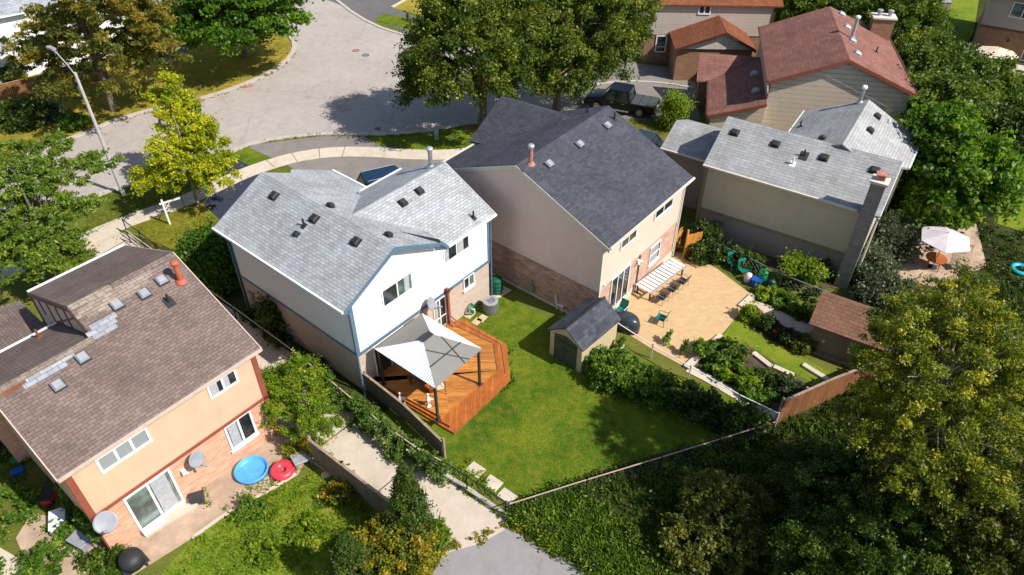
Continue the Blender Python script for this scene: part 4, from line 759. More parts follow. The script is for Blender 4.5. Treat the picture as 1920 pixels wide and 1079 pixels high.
# regular rectangle fitted to surveyed corners
gm=(gc[0]+gc[1]+gc[2]+gc[3])/4; ax=((gc[1]-gc[0])+(gc[2]-gc[3])).normalized(); ay=Vector((-ax.y,ax.x,0)); lx=((gc[1]-gc[0]).length+(gc[2]-gc[3]).length)/4; ly=((gc[2]-gc[1]).length+(gc[3]-gc[0]).length)/4
gz_=empty('gazebo',(gm.x,gm.y,0),math.atan2(ax.y,ax.x),'gazebo with white ribbed and grey canopy panels on dark posts, over the orange deck','gazebo')
zt=2.95; zp=3.75; c=[(-lx,ly,zt),(-lx,-ly,zt),(lx,-ly,zt),(lx,ly,zt)]; r0=(-.42,0,zp); r1=(.42,0,zp)
print('gazebo',lx,ly)
def pan(pts,mat,label): m=MB(); m.prism(pts,(0,0,-.025)); m.build('canopy_panel',mat,gz_,label=label)
# corners order around: gc0=(-lx,+ly)?; determined by ax = gc0->gc1
L0=(-lx,ly if (gc[0]-gm).dot(ay)>0 else -ly,zt); sgn=1 if L0[1]>0 else -1
L1=(lx,L0[1],zt); L2=(lx,-L0[1],zt); L3=(-lx,-L0[1],zt)
ra=(0,L0[1]*.17,zp); rb=(0,-L0[1]*.17,zp)
pan([L0,L1,ra],m_canopy,'white ribbed canopy panel facing the fence'); pan([L2,L3,rb],m_canopy,'white ribbed canopy panel over the steps side')
pan([L1,L2,rb,ra],m_canvas,'grey canopy panel towards the lawn'); pan([L3,L0,ra,rb],m_canvas,'grey canopy panel against the house')
m=MB(); m.beam(Vector(ra)+Vector((0,-.1*sgn*-1,.03)),Vector(rb)+Vector((0,0,.03)),.34,.07); m.build('ridge_cap',m_dark,gz_)
for a,bq in ((L1,ra),(L2,rb),(L0,ra),(L3,rb)):
    m=MB(); m.tube(Vector(a)+Vector((0,0,-.04)),Vector(bq)+Vector((0,0,-.04)),.035,.035,6); m.build('hip_rafter',m_dark,gz_)
m=MB(); mid=lambda a,b,t:Vector(a).lerp(Vector(b),t)+Vector((0,0,.02))
m.tube(mid(L1,ra,.42),mid(L2,rb,.42),.03); m.tube(mid(L2,L1,.28),mid(L1,ra,.78),.025); m.tube(mid(L1,L2,.62),mid(L2,rb,.8),.025); m.build('strap_bars',m_dark,gz_)
m=MB(); f=.93
cs=[Vector((x*f,y*f,zt-.12)) for x,y,_ in (L0,L1,L2,L3)]
for a,bq in zip(cs,cs[1:]+cs[:1]): m.tube(a,bq,.035)
m.build('eave_rail',m_dark,gz_)
for a in cs: m=MB(); m.box(a.x-.055,a.x+.055,a.y-.055,a.y+.055,.45,zt-.12); m.box(a.x-.13,a.x+.13,a.y-.13,a.y+.13,.452,.48); m.build('post',m_dark,gz_)
def chair(loc,rz,name,label,cat,mat_f,mat_s,group=None,w=.55,h=.95,z=0):
    t=empty(name,(loc[0],loc[1],z),rz,label,cat,group)
    m=MB(); m.prism([(-w/2,-.25,.42),(w/2,-.25,.42),(w/2,.25,.45),(-w/2,.25,.45)],(0,0,-.03)); m.build('seat',mat_s,t)
    m=MB(); m.prism([(-w/2,-.25,.45),(w/2,-.25,.45),(w*.42,-.42,h),(-w*.42,-.42,h)],(0,.03,0)); m.build('backrest',mat_s,t)
    for sx in(-1,1):
        for sy in(-1,1): m=MB(); m.tube((sx*w*.48,sy*.24,.42),(sx*w*.54,sy*.3,0),.018,.018,6); m.build('leg',mat_f,t)
        m=MB(); m.path([(sx*w*.5,.26,.42),(sx*w*.52,.22,.64),(sx*w*.5,-.3,.66)],.018,6); m.build('armrest',mat_f,t)
    return t
p=W(823,735,.45); chair(p,rad(200),'patio_chair','brown framed chair with pale sling seat at the deck table','chair',m_black,m_umb2,z=.45)
p=W(800,712,.45); t=empty('patio_table',(p.x,p.y,.45),FA.a,'dark glass patio table under the gazebo','table'); m=MB(); m.box(-.75,.75,-.5,.5,.68,.71); m.build('tabletop',m_dark,t)
for sx in(-1,1):
    for sy in(-1,1): m=MB(); m.tube((sx*.65,sy*.4,.68),(sx*.68,sy*.44,0),.025); m.build('leg',m_dark,t)
p=W(790,722,.45); t=empty('bench',(p.x,p.y,.45),FA.a+rad(90),'orange stained wooden bench beside the deck table','bench'); m=MB(); m.box(-.95,.95,-.22,.22,.42,.47); m.build('seat',m_table,t)
for sx in(-.75,.75): m=MB(); m.box(sx-.05,sx+.05,-.18,.18,0,.42); m.build('leg',m_table,t)
def heron(px,py,label,s=1):
    p=W(px,py,.45); t=empty('bird_statue',(p.x,p.y,.45),rad(20),label,'statue','white bird statues on the deck')
    m=MB(); m.lathe([(.0,.0),(.16*s,.0),(.14*s,.05),(.04,.07),(.035,.35*s),(.12*s,.45*s),(.15*s,.6*s),(.1*s,.78*s),(.045*s,.9*s),(.04*s,1.0*s),(.07*s,1.06*s),(.05*s,1.13*s),(0,1.15*s)],(0,0,0),12); m.prism([(.1*s,-.03,.5*s),(.36*s,-.03,.52*s),(.1*s,-.03,.72*s)],(0,.06,0)); m.prism([(.05*s,-.02,1.05*s),(.2*s,-.01,1.02*s),(.05*s,-.02,1.1*s)],(0,.03,0)); m.build('body',m_white,t,True)
heron(752,760,'white bird statue in the shade at the left of the deck',.8); heron(804,762,'white bird statue beside the near gazebo post',.8)
p=W(843,606,.45); t=empty('timber_post',(p.x,p.y,.45),FA.a,'tall reddish brown timber post with braces beside the deck door','post'); hp=zat(837,541,p)-.45; m=MB(); m.box(-.07,.07,-.07,.07,0,hp); m.build('post',m_redt,t)
m=MB(); m.tube((0,0,.6),(.35,-.25,0),.035); m.tube((0,0,.45),(-.1,-.4,0),.035); m.build('brace',m_redt,t); m=MB(); m.box(-.1,.1,-.12,.12,hp-.25,hp-.05); m.tube((.1,0,hp-.2),(.3,-.1,hp-.15),.05); m.build('lamp_bracket',m_browntrim,t)
pw=FA.v(792,571,-.02); pd=FA.w(pw.x,-.5,pw.z-.05); dish(None,'satellite_dish',FA.w(pw.x+.22,-.42,pw.z+.1),Vector((.9,-.25,.42)),.36,'white satellite dish above the gazebo on the white house','satellite dishes on the walls',m_lead,FA.w(pw.x,-.02,pw.z))
# AC units
def ac(p,rz,label,r=.42,h=.72,square=False):
    t=empty('air_conditioner',p,rz,label,'air conditioner','outdoor air conditioner units')
    m=MB()
    if square: m.box(-r,r,-r,r,.05,h)
    else: m.lathe([(r,.05),(r,h)],(0,0,0),28); m.lathe([(0,.05),(r,.05)],(0,0,0),28)
    m.build('casing',m_acg,t)
    m=MB()
    for i in range(28 if not square else 0): a=2*math.pi*i/28; m.tube((math.cos(a)*(r+.012),math.sin(a)*(r+.012),.06),(math.cos(a)*(r+.012),math.sin(a)*(r+.012),h),.012,.012,4)
    if square:
        for i in range(9):
            x=-r+.05+i*(2*r-.1)/8; m.box(x-.012,x+.012,-r-.015,-r,.08,h-.05); m.box(-r-.015,-r,x-.012,x+.012,.08,h-.05)
    m.build('grille',m_lead,t)
    m=MB(); m.lathe([(r*.62,h),(r*1.04,h),(r*1.04,h+.05),(r*.62,h+.06),(r*.62,h)],(0,0,0),28); m.build('top_ring',m_lead,t); m=MB(); m.lathe([(0,h+.01),(r*.6,h+.01)],(0,0,0),20)
    for i in range(3): a=2.1*i; m.prism([(0,0,h+.03),(r*.55*math.cos(a),r*.55*math.sin(a),h+.02),(r*.55*math.cos(a+.8),r*.55*math.sin(a+.8),h+.04)],(0,0,.008))
    m.build('fan',m_steel,t); return t
ac(W(920,583),0,'round grey air conditioner on the lawn at the corner of the white house'); ac(W(1522,527),FC.a,'square air conditioner against the sage house wall',.4,.75,True)
p=W(885,588); t=empty('hose_reel',(p.x,p.y,0),FA.a+.4,'coiled hose reel against the brick wall by the deck','hose reel'); m=MB()
for i in range(5):
    pts=[(math.cos(a)*(.26+.02*i),.05*i-.1,.32+math.sin(a)*(.26+.02*i)) for a in [2*math.pi*j/14 for j in range(15)]]; m.path(pts,.018,5)
m.build('hose',m_green,t); m=MB(); m.box(-.05,.05,-.18,-.14,0,.35); m.box(-.05,.05,.12,.16,0,.35); m.tube((0,-.16,.32),(0,.14,.32),.05); m.build('frame',m_white,t)
for i,(x,y) in enumerate(((868,588),(882,600),(892,594))): 
    p=W(x+12,y+4); o=MB().obox((0,0),.55,.4,0,.05,FA.a+.1).build('stepping_stone',m_sand); o.location=p; tag(o,['flat tan stepping stone nearest the hose reel','flat tan stepping stone nearest the deck step','flat tan stepping stone nearest the lawn'][i],'paving stone','stepping stones by the deck')
def bin_round(p,r,h,mat,name,label,cat,group=None,lid=True):
    t=empty(name,p,0,label,cat,group); m=MB(); m.lathe([(0,0),(r*.85,0),(r*.98,h*.3),(r,h*.8),(r*.9,h)],(0,0,0),16)
    for i in range(1,4): m.lathe([(r*1.0,h*.25*i-.02),(r*1.04,h*.25*i),(r*1.0,h*.25*i+.02)],(0,0,0),16)
    m.build('body',mat,t); m=MB(); m.lathe([(r*.95,h),(r*.92,h+.05),(r*.5,h+.12),(0,h+.14)],(0,0,0),16); m.build('lid',mat,t); return t
bin_round(W(931,548),.38,.95,m_dgreen,'compost_bin','dark green compost bin in the gap between the white and beige houses','compost bin')
# ================================================================ SHEDS
sb=W(1030,663); s2=W(1088,700); fx=(s2-sb).normalized(); FS=Frame(math.degrees(math.atan2(fx.y,fx.x)),sb.x,sb.y); SWd=(s2-sb).length; rr_=FS.loc(W(1148,655)); SD=3.0
print('shed w',SWd,'depth hit',rr_)
s=empty('garden_shed',FS.o,FS.a,'sand coloured resin shed with charcoal roof and dark double doors on the lawn','shed','garden sheds'); hw=SWd/2
m=MB(); m.prism([(0,0,0),(SWd,0,0),(SWd,0,1.78),(hw,0,2.5),(0,0,1.78)],(0,SD,0)); m.build('wall',m_shedw,s)
m=MB(); m.prism([(-.12,-.12,1.78),(hw,-.12,2.62),(hw,SD+.12,2.62),(-.12,SD+.12,1.78)],(0,0,-.08)); m.prism([(hw+.003,-.12,2.62),(SWd+.12,-.12,1.78),(SWd+.12,SD+.12,1.78),(hw+.003,SD+.12,2.62)],(0,0,-.08)); m.build('roof',sh_shed,s)
m=MB(); m.beam((hw,-.13,2.6),(hw,SD+.13,2.6),.12,.05); m.build('ridge_cap',m_black,s)
for i in(0,1):
    x0=.32+i*(hw-.3); x1=x0+hw-.34; m=MB(); m.prism([(x0,-.045,.05),(x1,-.045,.05),(x1,-.045,1.72 if i else 1.95),(x0,-.045,1.95 if i else 1.72)],(0,.042,0)); d=m.build('door',m_sdoor,s)
    m=MB()
    for j in range(4): xx=x0+.08+j*(x1-x0-.16)/4; m.box(xx+.02,xx+(x1-x0-.16)/4-.02,-.06,-.046,1.38,1.6)
    m.build('window',m_glass,d); m=MB(); m.box((x1-.12) if not i else x0+.06,(x1-.06) if not i else x0+.12,-.08,-.046,.95,1.1); m.build('handle',m_black,d)
b1=W(1510,655); F2=Frame(-32,b1.x,b1.y)
s=empty('garden_shed',F2.o,F2.a,'brown wooden shed with tan brown shingle roof half under the yellowing tree','shed','garden sheds'); BW=4.6;BD=2.6
e0=F2.hit(1520,588,(0,1,0),-.25); print('bshed eave',e0, F2.hit(1560,527,(1,0,0),-.2))
m=MB(); m.prism([(0,0,0),(0,BD,0),(0,BD,2.0),(0,BD/2,2.8),(0,0,2.0)],(BW,0,0)); m.build('wall',m_brshed,s)
m=MB(); m.prism([(-.25,-.25,1.95),(BW+.25,-.25,1.95),(BW+.25,BD/2,2.95),(-.25,BD/2,2.95)],(0,0,-.08)); m.prism([(-.25,BD/2+.004,2.95),(BW+.25,BD/2+.004,2.95),(BW+.25,BD+.25,1.95),(-.25,BD+.25,1.95)],(0,0,-.08)); m.build('roof',sh_bshed,s)
window(s,F2,(2.0,.9),(2.6,1.5),panes=2,sill=False); m=MB(); m.box(-.2,BW,-.12,-.003,.0,.12); m.build('base_beam',m_post,s)
m=MB(); m.tube((.7,-.003,1.0),(.7,-.1,1.0),.05); m.build('wall_lamp',m_white,s)
# ================================================================ FENCES
def boards(name,pts,h,mat,label,group,post=2.0,px=True,top=True,bw=.15,side=1,zb=0):
    P=[W(*p) if px else Vector(p) for p in pts]; t=empty(name,P[0],0,label,'fence',group); o=P[0]; m=MB(); mp=MB(); mr=MB()
    for a,b in zip(P,P[1:]):
        L=(b-a).length; d=(b-a).normalized(); q=Vector((-d.y,d.x,0)); n=max(1,int(L/bw)); rz=math.atan2(d.y,d.x)
        for i in range(n):
            c=a+d*(L*(i+.5)/n)-o; m.obox((c.x,c.y),L/n-.012,.022,.05+zb,h+.02*math.sin(i*12.9898)+zb,rz)
        for z in(.35,h-.35): mr.beam(a-o+q*.035*side+Vector((0,0,z)),b-o+q*.035*side+Vector((0,0,z)),.04,.09)
        if top: mr.beam(a-o+Vector((0,0,h+.02)),b-o+Vector((0,0,h+.02)),.12,.03)
        k_=max(1,round(L/post))
        for i in range(k_+1): c=a+d*(L*i/k_)-o+q*.07*side; pp=MB().obox((c.x,c.y),.1,.1,0,h+.14,rz).build('post',m_post,t)
    m.build('boards',mat,t); mr.build('rails',m_post,t); return t
boards('board_fence',[(688,733),(760,790),(832,860)],1.25,m_fence,'weathered grey board fence between the deck and the vine hedge','wooden board fences',2.3)
boards('board_fence',[(590,868),(650,915),(738,985)],1.7,m_fence,'weathered grey board fence along the alley, left of the pointed cedar','wooden board fences',2.2)
boards('board_fence',[(-20,200),(60,180),(150,160),(205,150)],1.5,m_cedar,'reddish cedar board fence under the ochre conifer','wooden board fences',2.4)
boards('board_fence',[(1455,796),(1540,757),(1640,716)],1.7,m_cedar,'brown board fence with a slatted top behind the garden, beside the dark trees','wooden board fences',1.9)
def chain(name,pts,h,label,group,mat=m_black,post=2.4,mesh_=True,px=True,pipe=None,gap=.18):
    P=[W(*p) if px else Vector(p) for p in pts]; t=empty(name,P[0],0,label,'fence',group); o=P[0]; mr=MB(); mm=MB()
    for a,b in zip(P,P[1:]):
        L=(b-a).length; mr.tube(a-o+Vector((0,0,h)),b-o+Vector((0,0,h)),.03,.03,6); n=max(1,round(L/post)); d=(b-a).normalized()
        for i in range(n+1): c=a+d*(L*i/n)-o; MB().tube(c,c+Vector((0,0,h+.06)),.035,.035,6).build('post',mat,t)
        if mesh_:
            g=gap; n=int(L/g)
            for i in range(n):
                for s0,s1 in((0,1),(1,0)):
                    c0=a-o+d*(g*i); e=min(L-g*i,h*.9); c1=c0+d*e; mm.tube(c0+Vector((0,0,.05 if s0==0 else h)),c1+Vector((0,0,(.05 if s1==0 else h)*1 if e>h*.8 else h*.5)),.004,.004,3,False)
    mr.build('top_rail',pipe or mat,t)
    if mesh_: mm.build('wire_mesh',mat,t)
    return t
chain('chain_link_fence',[(246,456),(310,503),(444,600),(552,680),(640,752),(715,815),(785,866),(836,893)],1.0,'chain link fence with pale top rail overgrown with vines along the alley','chain link fences',m_dark,2.6,pipe=m_pinktrim,gap=.35)
chain('chain_link_fence',[(836,893),(876,920),(948,968)],1.05,'short black chain link fence beside the paving slabs at the lawn corner','chain link fences',m_black,1.8)
chain('chain_link_fence',[(954,972),(1098,926),(1235,884),(1445,818)],1.05,'long chain link fence with rusty top pipe across the back of the lawn','chain link fences',m_dark,3.2,pipe=plain('pipe_rusty_tan',(.36,.26,.2),.6),gap=.3)
chain('chain_link_fence',[(240,438),(300,484),(350,520)],1.1,'black chain link fence at the front lawn by the sidewalk','chain link fences',m_black,2.2)
chain('chain_link_fence',[(1152,628),(1220,672),(1290,712),(1380,765),(1452,800)],.95,'white railed chain link fence beside the gold patio','chain link fences',m_white,2.2,mesh_=False)
chain('chain_link_fence',[(1335,478),(1400,508),(1460,538),(1545,572)],.95,'grey chain link fence in front of the sage house wall','chain link fences',m_steel,2.2,gap=.3)
for i,(x,y) in enumerate(((870,862+18),(902,905),(928,930))):
    p=W(x+22,y+2); o=MB().obox((0,0),.75,.6,0,.05,rad(-38)).build('paving_slab',m_concw); o.location=p; tag(o,['pale paving slab farthest up behind the short black fence','middle pale paving slab behind the short black fence','pale paving slab nearest the fence corner post'][i],'paving slab','paving slabs behind the short black fence')
p=W(1262,478); F3=Frame(51,p.x,p.y)
t=empty('garden_gate',F3.o,F3.a+rad(8),'honey coloured wooden gate with arched top beside the beige house','gate'); m=MB()
for i in range(8): m.box(.06+i*.125,.06+i*.125+.115,-.02,.02,.06,1.45+.16*math.sin(math.pi*(i+.5)/8))
m.build('boards',m_gold,t); m=MB(); m.box(.06,1.06,-.06,-.022,.3,.4); m.box(.06,1.06,-.06,-.022,1.15,1.25); m.build('rails',m_gold,t); m=MB(); m.obox((.55,-.075),.22,.03,.7,1.05).build('latch_plate',m_black,t)
t=empty('fence_panel',W(1283,484),rad(22),'honey coloured wooden fence panel next to the gate','fence','wooden board fences'); m=MB()
for i in range(7): m.box(i*.145,i*.145+.135,-.02,.02,0,1.75+.03*math.sin(i*2))
m.build('boards',m_gold,t); m=MB(); m.box(-.12,-.02,-.05,.05,0,2.15); m.build('post',m_gold,t)
# ================================================================ STREET FURNITURE
p=W(232,366); t=empty('street_lamp',p,0,'tall grey concrete street lamp at the left of the road','street lamp'); hl=zat(137,137,p); hd=W(100,94,hl+1.0)-p; print('lamp',hl,hd)
m=MB(); m.tube((0,0,0),(0,0,hl),.15,.09,12); m.build('pole',m_pole,t); dirn=Vector((hd.x,hd.y,0)); 
m=MB(); m.path([(0,0,hl-.25),dirn*.35+Vector((0,0,hl+.35)),dirn*.8+Vector((0,0,hl+.85)),dirn+Vector((0,0,hl+1.0))],.04,8); m.build('arm',m_lead,t)
dd=dirn.normalized(); m=MB(); c0=dirn+Vector((0,0,hl+1.0)); q=Vector((-dd.y,dd.x,0)); m.prism([c0-dd*.15-q*.12,c0-dd*.15+q*.12,c0+dd*.55+q*.15,c0+dd*.65,c0+dd*.55-q*.15],(0,0,.12)); m.build('lamp_head',m_lead,t)
m=MB(); m.box(-.17,-.1,-.06,.06,hl-1.2,hl-.9); m.box(-.17,-.1,-.06,.06,hl-.6,hl-.45); m.build('clamp',m_steel,t)
def manhole(x,y,r,c,label):
    p=W(x,y); t=empty('manhole_cover',(p.x,p.y,.011),0,label,'manhole cover','manhole covers in the street'); m=MB(); m.lathe([(r,0),(r,.012),(r*.86,.014),(r*.86,.004)],(0,0,0),24); m.build('rim',m_dark,t); m=MB(); m.lathe([(0,.008),(r*.85,.008)],(0,0,0),24); m.build('cover',c,t)
manhole(667,95.5,.34,m_rust,'rusty red manhole cover in the sunlit cul-de-sac'); manhole(685.5,104,.34,m_steel,'greenish grey manhole cover beside the rusty one'); manhole(708,242,.24,m_dark,'small dark manhole cover in the tree shade by the kerb')
p=W(464,163); t=MB().obox((0,0),.9,.5,0,.02,rad(25)).build('storm_drain',m_rust); t.location=(p.x,p.y,.012); tag(t,'rusty storm drain grate in the gutter of the curved kerb','drain grate')
p=W(819,261); t=empty('utility_box',p,0,'pale green utility box on the grass verge','utility box'); m=MB(); m.box(-.16,.16,-.16,.16,0,.62); m.build('body',plain('utility_green',(.25,.38,.3),.6),t,bevel=.02); m=MB(); m.box(-.18,.18,-.18,.18,.62,.68); m.build('lid',plain('utility_green_lid',(.3,.44,.36),.6),t)
p=W(765,39); t=empty('fire_hydrant',p,0,'dark fire hydrant on the far grass verge','hydrant'); m=MB(); m.lathe([(0,0),(.16,0),(.16,.06),(.11,.08),(.11,.6),(.15,.62),(.13,.75),(.05,.82),(0,.84)],(0,0,0),12); m.tube((-.2,0,.45),(.2,0,.45),.06); m.build('body',m_black,t)
p=W(319,421); t=empty('sign_post',p,rad(35),'white sign post with a crossarm under the yellow tree','sign post'); m=MB(); m.box(-.055,.055,-.055,.055,0,1.9); m.build('post',m_white,t); m=MB(); m.box(-.2,1.1,-.04,.04,1.6,1.7); m.build('crossarm',m_white,t); m=MB(); m.tube((.0,0,1.1),(.45,0,1.6),.025); m.build('brace',m_white,t)
# ================================================================ VEHICLES
def vehicle(name,p,rz,paintm,label,kind,L,Wd,H,group='parked cars and trucks',z=.02):
    """forward = +x. kind: pickup / suv / car"""
    t=empty(name,(p.x,p.y,z),rz,label,'pickup truck' if kind=='pickup' else 'car',group); w2=Wd/2; hb=.5*H if kind!='pickup' else .56*H; cl=.24 if kind!='pickup' else .36
    fr_=L/2; re=-L/2; wb=.3*L; r=.36 if kind!='pickup' else .42
    prof=[(re,cl+.1),(re,hb-.02),(fr_-.95 if kind!='pickup' else fr_-1.25,hb),(fr_-.25,hb-.12),(fr_,hb-.32),(fr_,cl+.08),(fr_-.3,cl)]
    def arch(cx): return [(cx+math.cos(a)*(r+.07),max(cl,.02+r+math.sin(a)*(r+.07))) for a in [math.pi*i/8 for i in range(9)]]
    pr=prof+arch(wb)+arch(-wb)
    m=MB(); V0=[m.b.verts.new((x,-w2,zz)) for x,zz in pr]; V1=[m.b.verts.new((x,w2,zz)) for x,zz in pr]; m.b.faces.new(V0); m.b.faces.new(V1[::-1]); n=len(pr)
    for i in range(n): m.b.faces.new((V0[i],V1[i],V1[(i+1)%n],V0[(i+1)%n]))
    for v in m.b.verts:
        if v.co.x>fr_-.4: v.co.y*=.9
        if v.co.x<re+.05: v.co.y*=.95
    m.build('body',paintm,t,True,.05)
    if kind=='pickup': cab=[(-.95,hb),(1.6,hb),(.85,H),(-.72,H)]
    elif kind=='suv': cab=[(re+.12,hb),(fr_-1.1,hb),(.55,H),(re+.55,H)]
    else: cab=[(re+.5,hb),(fr_-1.15,hb),(.35,H),(re+1.2,H)]
    def frus(c,ins0,ins1,dz0=0,dz1=0):
        m=MB(); b0=[(c[0][0],c[0][1]+dz0),(c[1][0],c[1][1]+dz0)]; t0=[(c[3][0],c[3][1]+dz1),(c[2][0],c[2][1]+dz1)]
        B=[m.b.verts.new((x,s*(w2-ins0),zz)) for s in(-1,1) for x,zz in b0]; T=[m.b.verts.new((x,s*(w2-ins1),zz)) for s in(-1,1) for x,zz in t0]
        m.b.faces.new((B[0],B[1],B[3],B[2])); m.b.faces.new((T[0],T[2],T[3],T[1]))
        for a,b in((0,1),(1,3),(3,2),(2,0)): m.b.faces.new((B[a],T[a],T[b],B[b]))
        return m
    frus(cab,.05,.2,-.03,-.07).build('window_glass',m_glass,t)
    m=MB(); x0,x1=cab[3][0],cab[2][0]; m.prism([(x0-.05,-(w2-.19),H-.07),(x1+.06,-(w2-.19),H-.07),(x1+.06,w2-.19,H-.07),(x0-.05,w2-.19,H-.07)],(0,0,.08)); m.build('roof',paintm,t,False,.03)
    m=MB()
    for s in(-1,1):
        yb,yt=s*(w2-.045),s*(w2-.195)
        for a,b in((cab[0],cab[3]),(cab[1],cab[2])): m.tube((a[0],yb,hb-.03),(b[0],yt,H-.04),.045,.04,5)
        xm=(cab[0][0]+cab[1][0])/2-.1; m.tube((xm,yb,hb-.03),(xm,yt,H-.04),.04,.035,5)
    m.tube((cab[3][0],-(w2-.2),H-.03),(cab[3][0],w2-.2,H-.03),.03); m.build('pillar',paintm,t)
    for sx in(wb,-wb):
        for s in(-1,1):
            m=MB(); m.tube((sx,s*(w2-.24),r),(sx,s*(w2-.0),r),r,r,20); wl=m.build('wheel',m_tire,t); m=MB(); m.tube((sx,s*(w2-.02),r),(sx,s*(w2+.012),r),r*.62,r*.6,16)
            m.build('rim',m_rim,wl); m=MB()
            for i in range(6): a=i*math.pi/3; m.tube((sx+math.cos(a)*r*.38,s*(w2+.011),r+math.sin(a)*r*.38),(sx+math.cos(a)*r*.38,s*(w2+.02),r+math.sin(a)*r*.38),r*.12,r*.12,8)
            m.build('rim_holes',m_black,wl)
    for s in(-1,1):
        m=MB(); m.box(re-.015,re+.1,s*(w2-.16)-.1,s*(w2-.16)+.1,hb-.42 if kind=='pickup' else hb-.22,hb-.08); m.build('tail_light',m_red,t); m=MB(); m.box(fr_-.1,fr_+.01,s*(w2-.32)-.14,s*(w2-.32)+.14,hb-.42,hb-.26); m.build('headlight',m_clear,t)
        m=MB(); m.box(cab[1][0]-.35,cab[1][0]-.2,s*(w2+.02),s*(w2+.2),hb-.02,hb+.16) if s>0 else m.box(cab[1][0]-.35,cab[1][0]-.2,-w2-.2,-w2-.02,hb-.02,hb+.16); m.build('mirror',paintm,t)
        for hx in((.55,-.4) if kind=='pickup' else (.35,-.6)): m=MB(); m.box(hx-.1,hx+.1,s*w2-.015,s*w2+.015,hb-.14,hb-.1); m.build('door_handle',m_steel if kind=='pickup' else paintm,t)
    m=MB(); m.box(re-.12,re+.02,-w2*.9,w2*.9,cl+.08,cl+.3); m.build('rear_bumper',m_steel if kind=='pickup' else m_black,t); m=MB(); m.box(fr_-.02,fr_+.08,-w2*.86,w2*.86,cl+.05,cl+.28); m.build('front_bumper',m_steel if kind=='pickup' else paintm,t)
    m=MB(); m.box(re-.018,re-.003 if kind!='pickup' else re-.002,-.26,.26,hb-.4,hb-.25); m.build('number_plate',m_white,t)
    if kind=='pickup':
        m=MB(); m.box(re+.04,-1.0,-w2+.06,w2-.06,hb+.003,hb+.05); m.build('tonneau_cover',m_bed,t); m=MB()
        for i in(1,2): x=re+.04+i*(-1.04-re)/3; m.box(x-.03,x+.03,-w2+.07,w2-.07,hb+.051,hb+.062)
        m.build('tonneau_ribs',m_black,t)
        for s in(-1,1): m=MB(); m.box(-.9,1.5,s*(w2+.05)-.06,s*(w2+.05)+.06,cl-.02,cl+.05); m.build('side_step',m_steel,t)
    else:
        for s in(-1,1): m=MB(); m.path([(x0+.1,s*(w2-.26),H+.02),(x0+.2,s*(w2-.26),H+.07),(x1-.15,s*(w2-.26),H+.07),(x1,s*(w2-.26),H+.02)],.018,5); m.build('roof_rail',m_lead,t)
        m=MB(); m.prism([(cab[0][0]-.02,-w2*.72,hb+.08),(cab[0][0]-.02,w2*.72,hb+.08),(cab[3][0]-.06,w2*.6,H-.12),(cab[3][0]-.06,-w2*.6,H-.12)],(-.02,0,0)); m.build('rear_window',m_glass,t)
    return t
ta=W(1225,228); tb=W(1105,210); 
pa=W(1198,216,.3); pb=W(1103,199,.3); d=(pb-pa).normalized(); q=Vector((-d.y,d.x,0)); 
if q.y<0: q=-q
pc=pa+d*(.3*6.0)+q*1.0
vehicle('pickup_truck',Vector((pc.x,pc.y,0)),math.atan2(d.y,d.x),p_black,'black crew cab pickup with grey bed cover, parked by the red roofed house','pickup',6.0,2.02,1.93)
# suv behind the white house roof: rear faces camera-left
p=W(712,345,.5); vehicle('suv',W(735,362,0),rad(25),p_blue,'dark blue suv parked behind the white house garage','suv',4.7,1.88,1.68)
vehicle('hatchback_car',W(1198,284,0),rad(150),p_dark,'dark car mostly hidden behind the charcoal roof','car',4.3,1.78,1.45)
vehicle('sedan_car',W(300,28,0),rad(130),p_silver,'silver car in the shade at the top between two trees','car',4.5,1.8,1.45); vehicle('compact_car',W(335,-3,0),rad(130),p_cobalt,'cobalt blue car at the top edge behind the maple','car',4.3,1.78,1.48)
# ================================================================ YARD THINGS
pw=FE.v(352,868,-.02); dish(None,'satellite_dish',FE.w(pw.x+.25,-.45,pw.z+.35),Vector((.8,-.5,.35)),.36,'grey satellite dish over the middle of the peach wall','satellite dishes on the walls',m_lead,FE.w(pw.x,-.02,pw.z))
pw=FE.v(184,985,-.02); dish(None,'satellite_dish',FE.w(pw.x+.2,-.6,pw.z+.55),Vector((.35,-.6,.75)),.44,'large grey satellite dish at the lower left corner of the peach house','satellite dishes on the walls',m_lead,FE.w(pw.x,-.02,pw.z))
p=W(473,886); t=empty('wading_pool',p,0,'round sky blue wading pool standing behind the peach house','pool'); m=MB(); m.lathe([(0,.04),(.56,.06),(.66,.1),(.69,.24),(.73,.28),(.76,.24),(.72,0),(0,0)],(0,0,0),32); m.build('basin',m_pool,t,True)
p=W(531,886); t=empty('inflatable_ring',p,0,'coral red inflatable ring with a dark centre beside the blue pool','toy'); m=MB(); m.lathe([(.14,.16),(.2,.28),(.34,.34),(.5,.28),(.56,.16),(.5,.04),(.3,.02),(.18,.06),(.14,.16)],(0,0,0),28); m.build('ring',m_pink,t,True); m=MB(); m.lathe([(0,.05),(.26,.05)],(0,0,0),16); m.build('floor',m_rust,t)
p=W(568,868); t=empty('water_table',p,rad(30),'grey plastic water table by the alley fence','toy'); m=MB(); m.prism([(-.4,-.35,.35),(.4,-.35,.35),(.45,.35,.35),(-.45,.35,.35)],(0,0,.12)); m.build('tray',m_lead,t,False,.04)
for sx in(-1,1):
    for sy in(-1,1): m=MB(); m.box(sx*.33-.04,sx*.33+.04,sy*.28-.04,sy*.28+.04,0,.35); m.build('leg',m_steel,t)
p=W(258,1068); t=empty('barbecue_grill',p,FE.a,'black covered barbecue grill at the bottom edge by the peach house','grill'); m=MB(); m.lathe([(0,.45),(.42,.45),(.48,.8),(.42,1.0),(.2,1.1),(0,1.12)],(0,0,0),16); m.build('cover',m_black,t,True); m=MB(); m.box(-.5,.5,-.3,.3,.35,.45); m.build('shelf',m_dark,t)
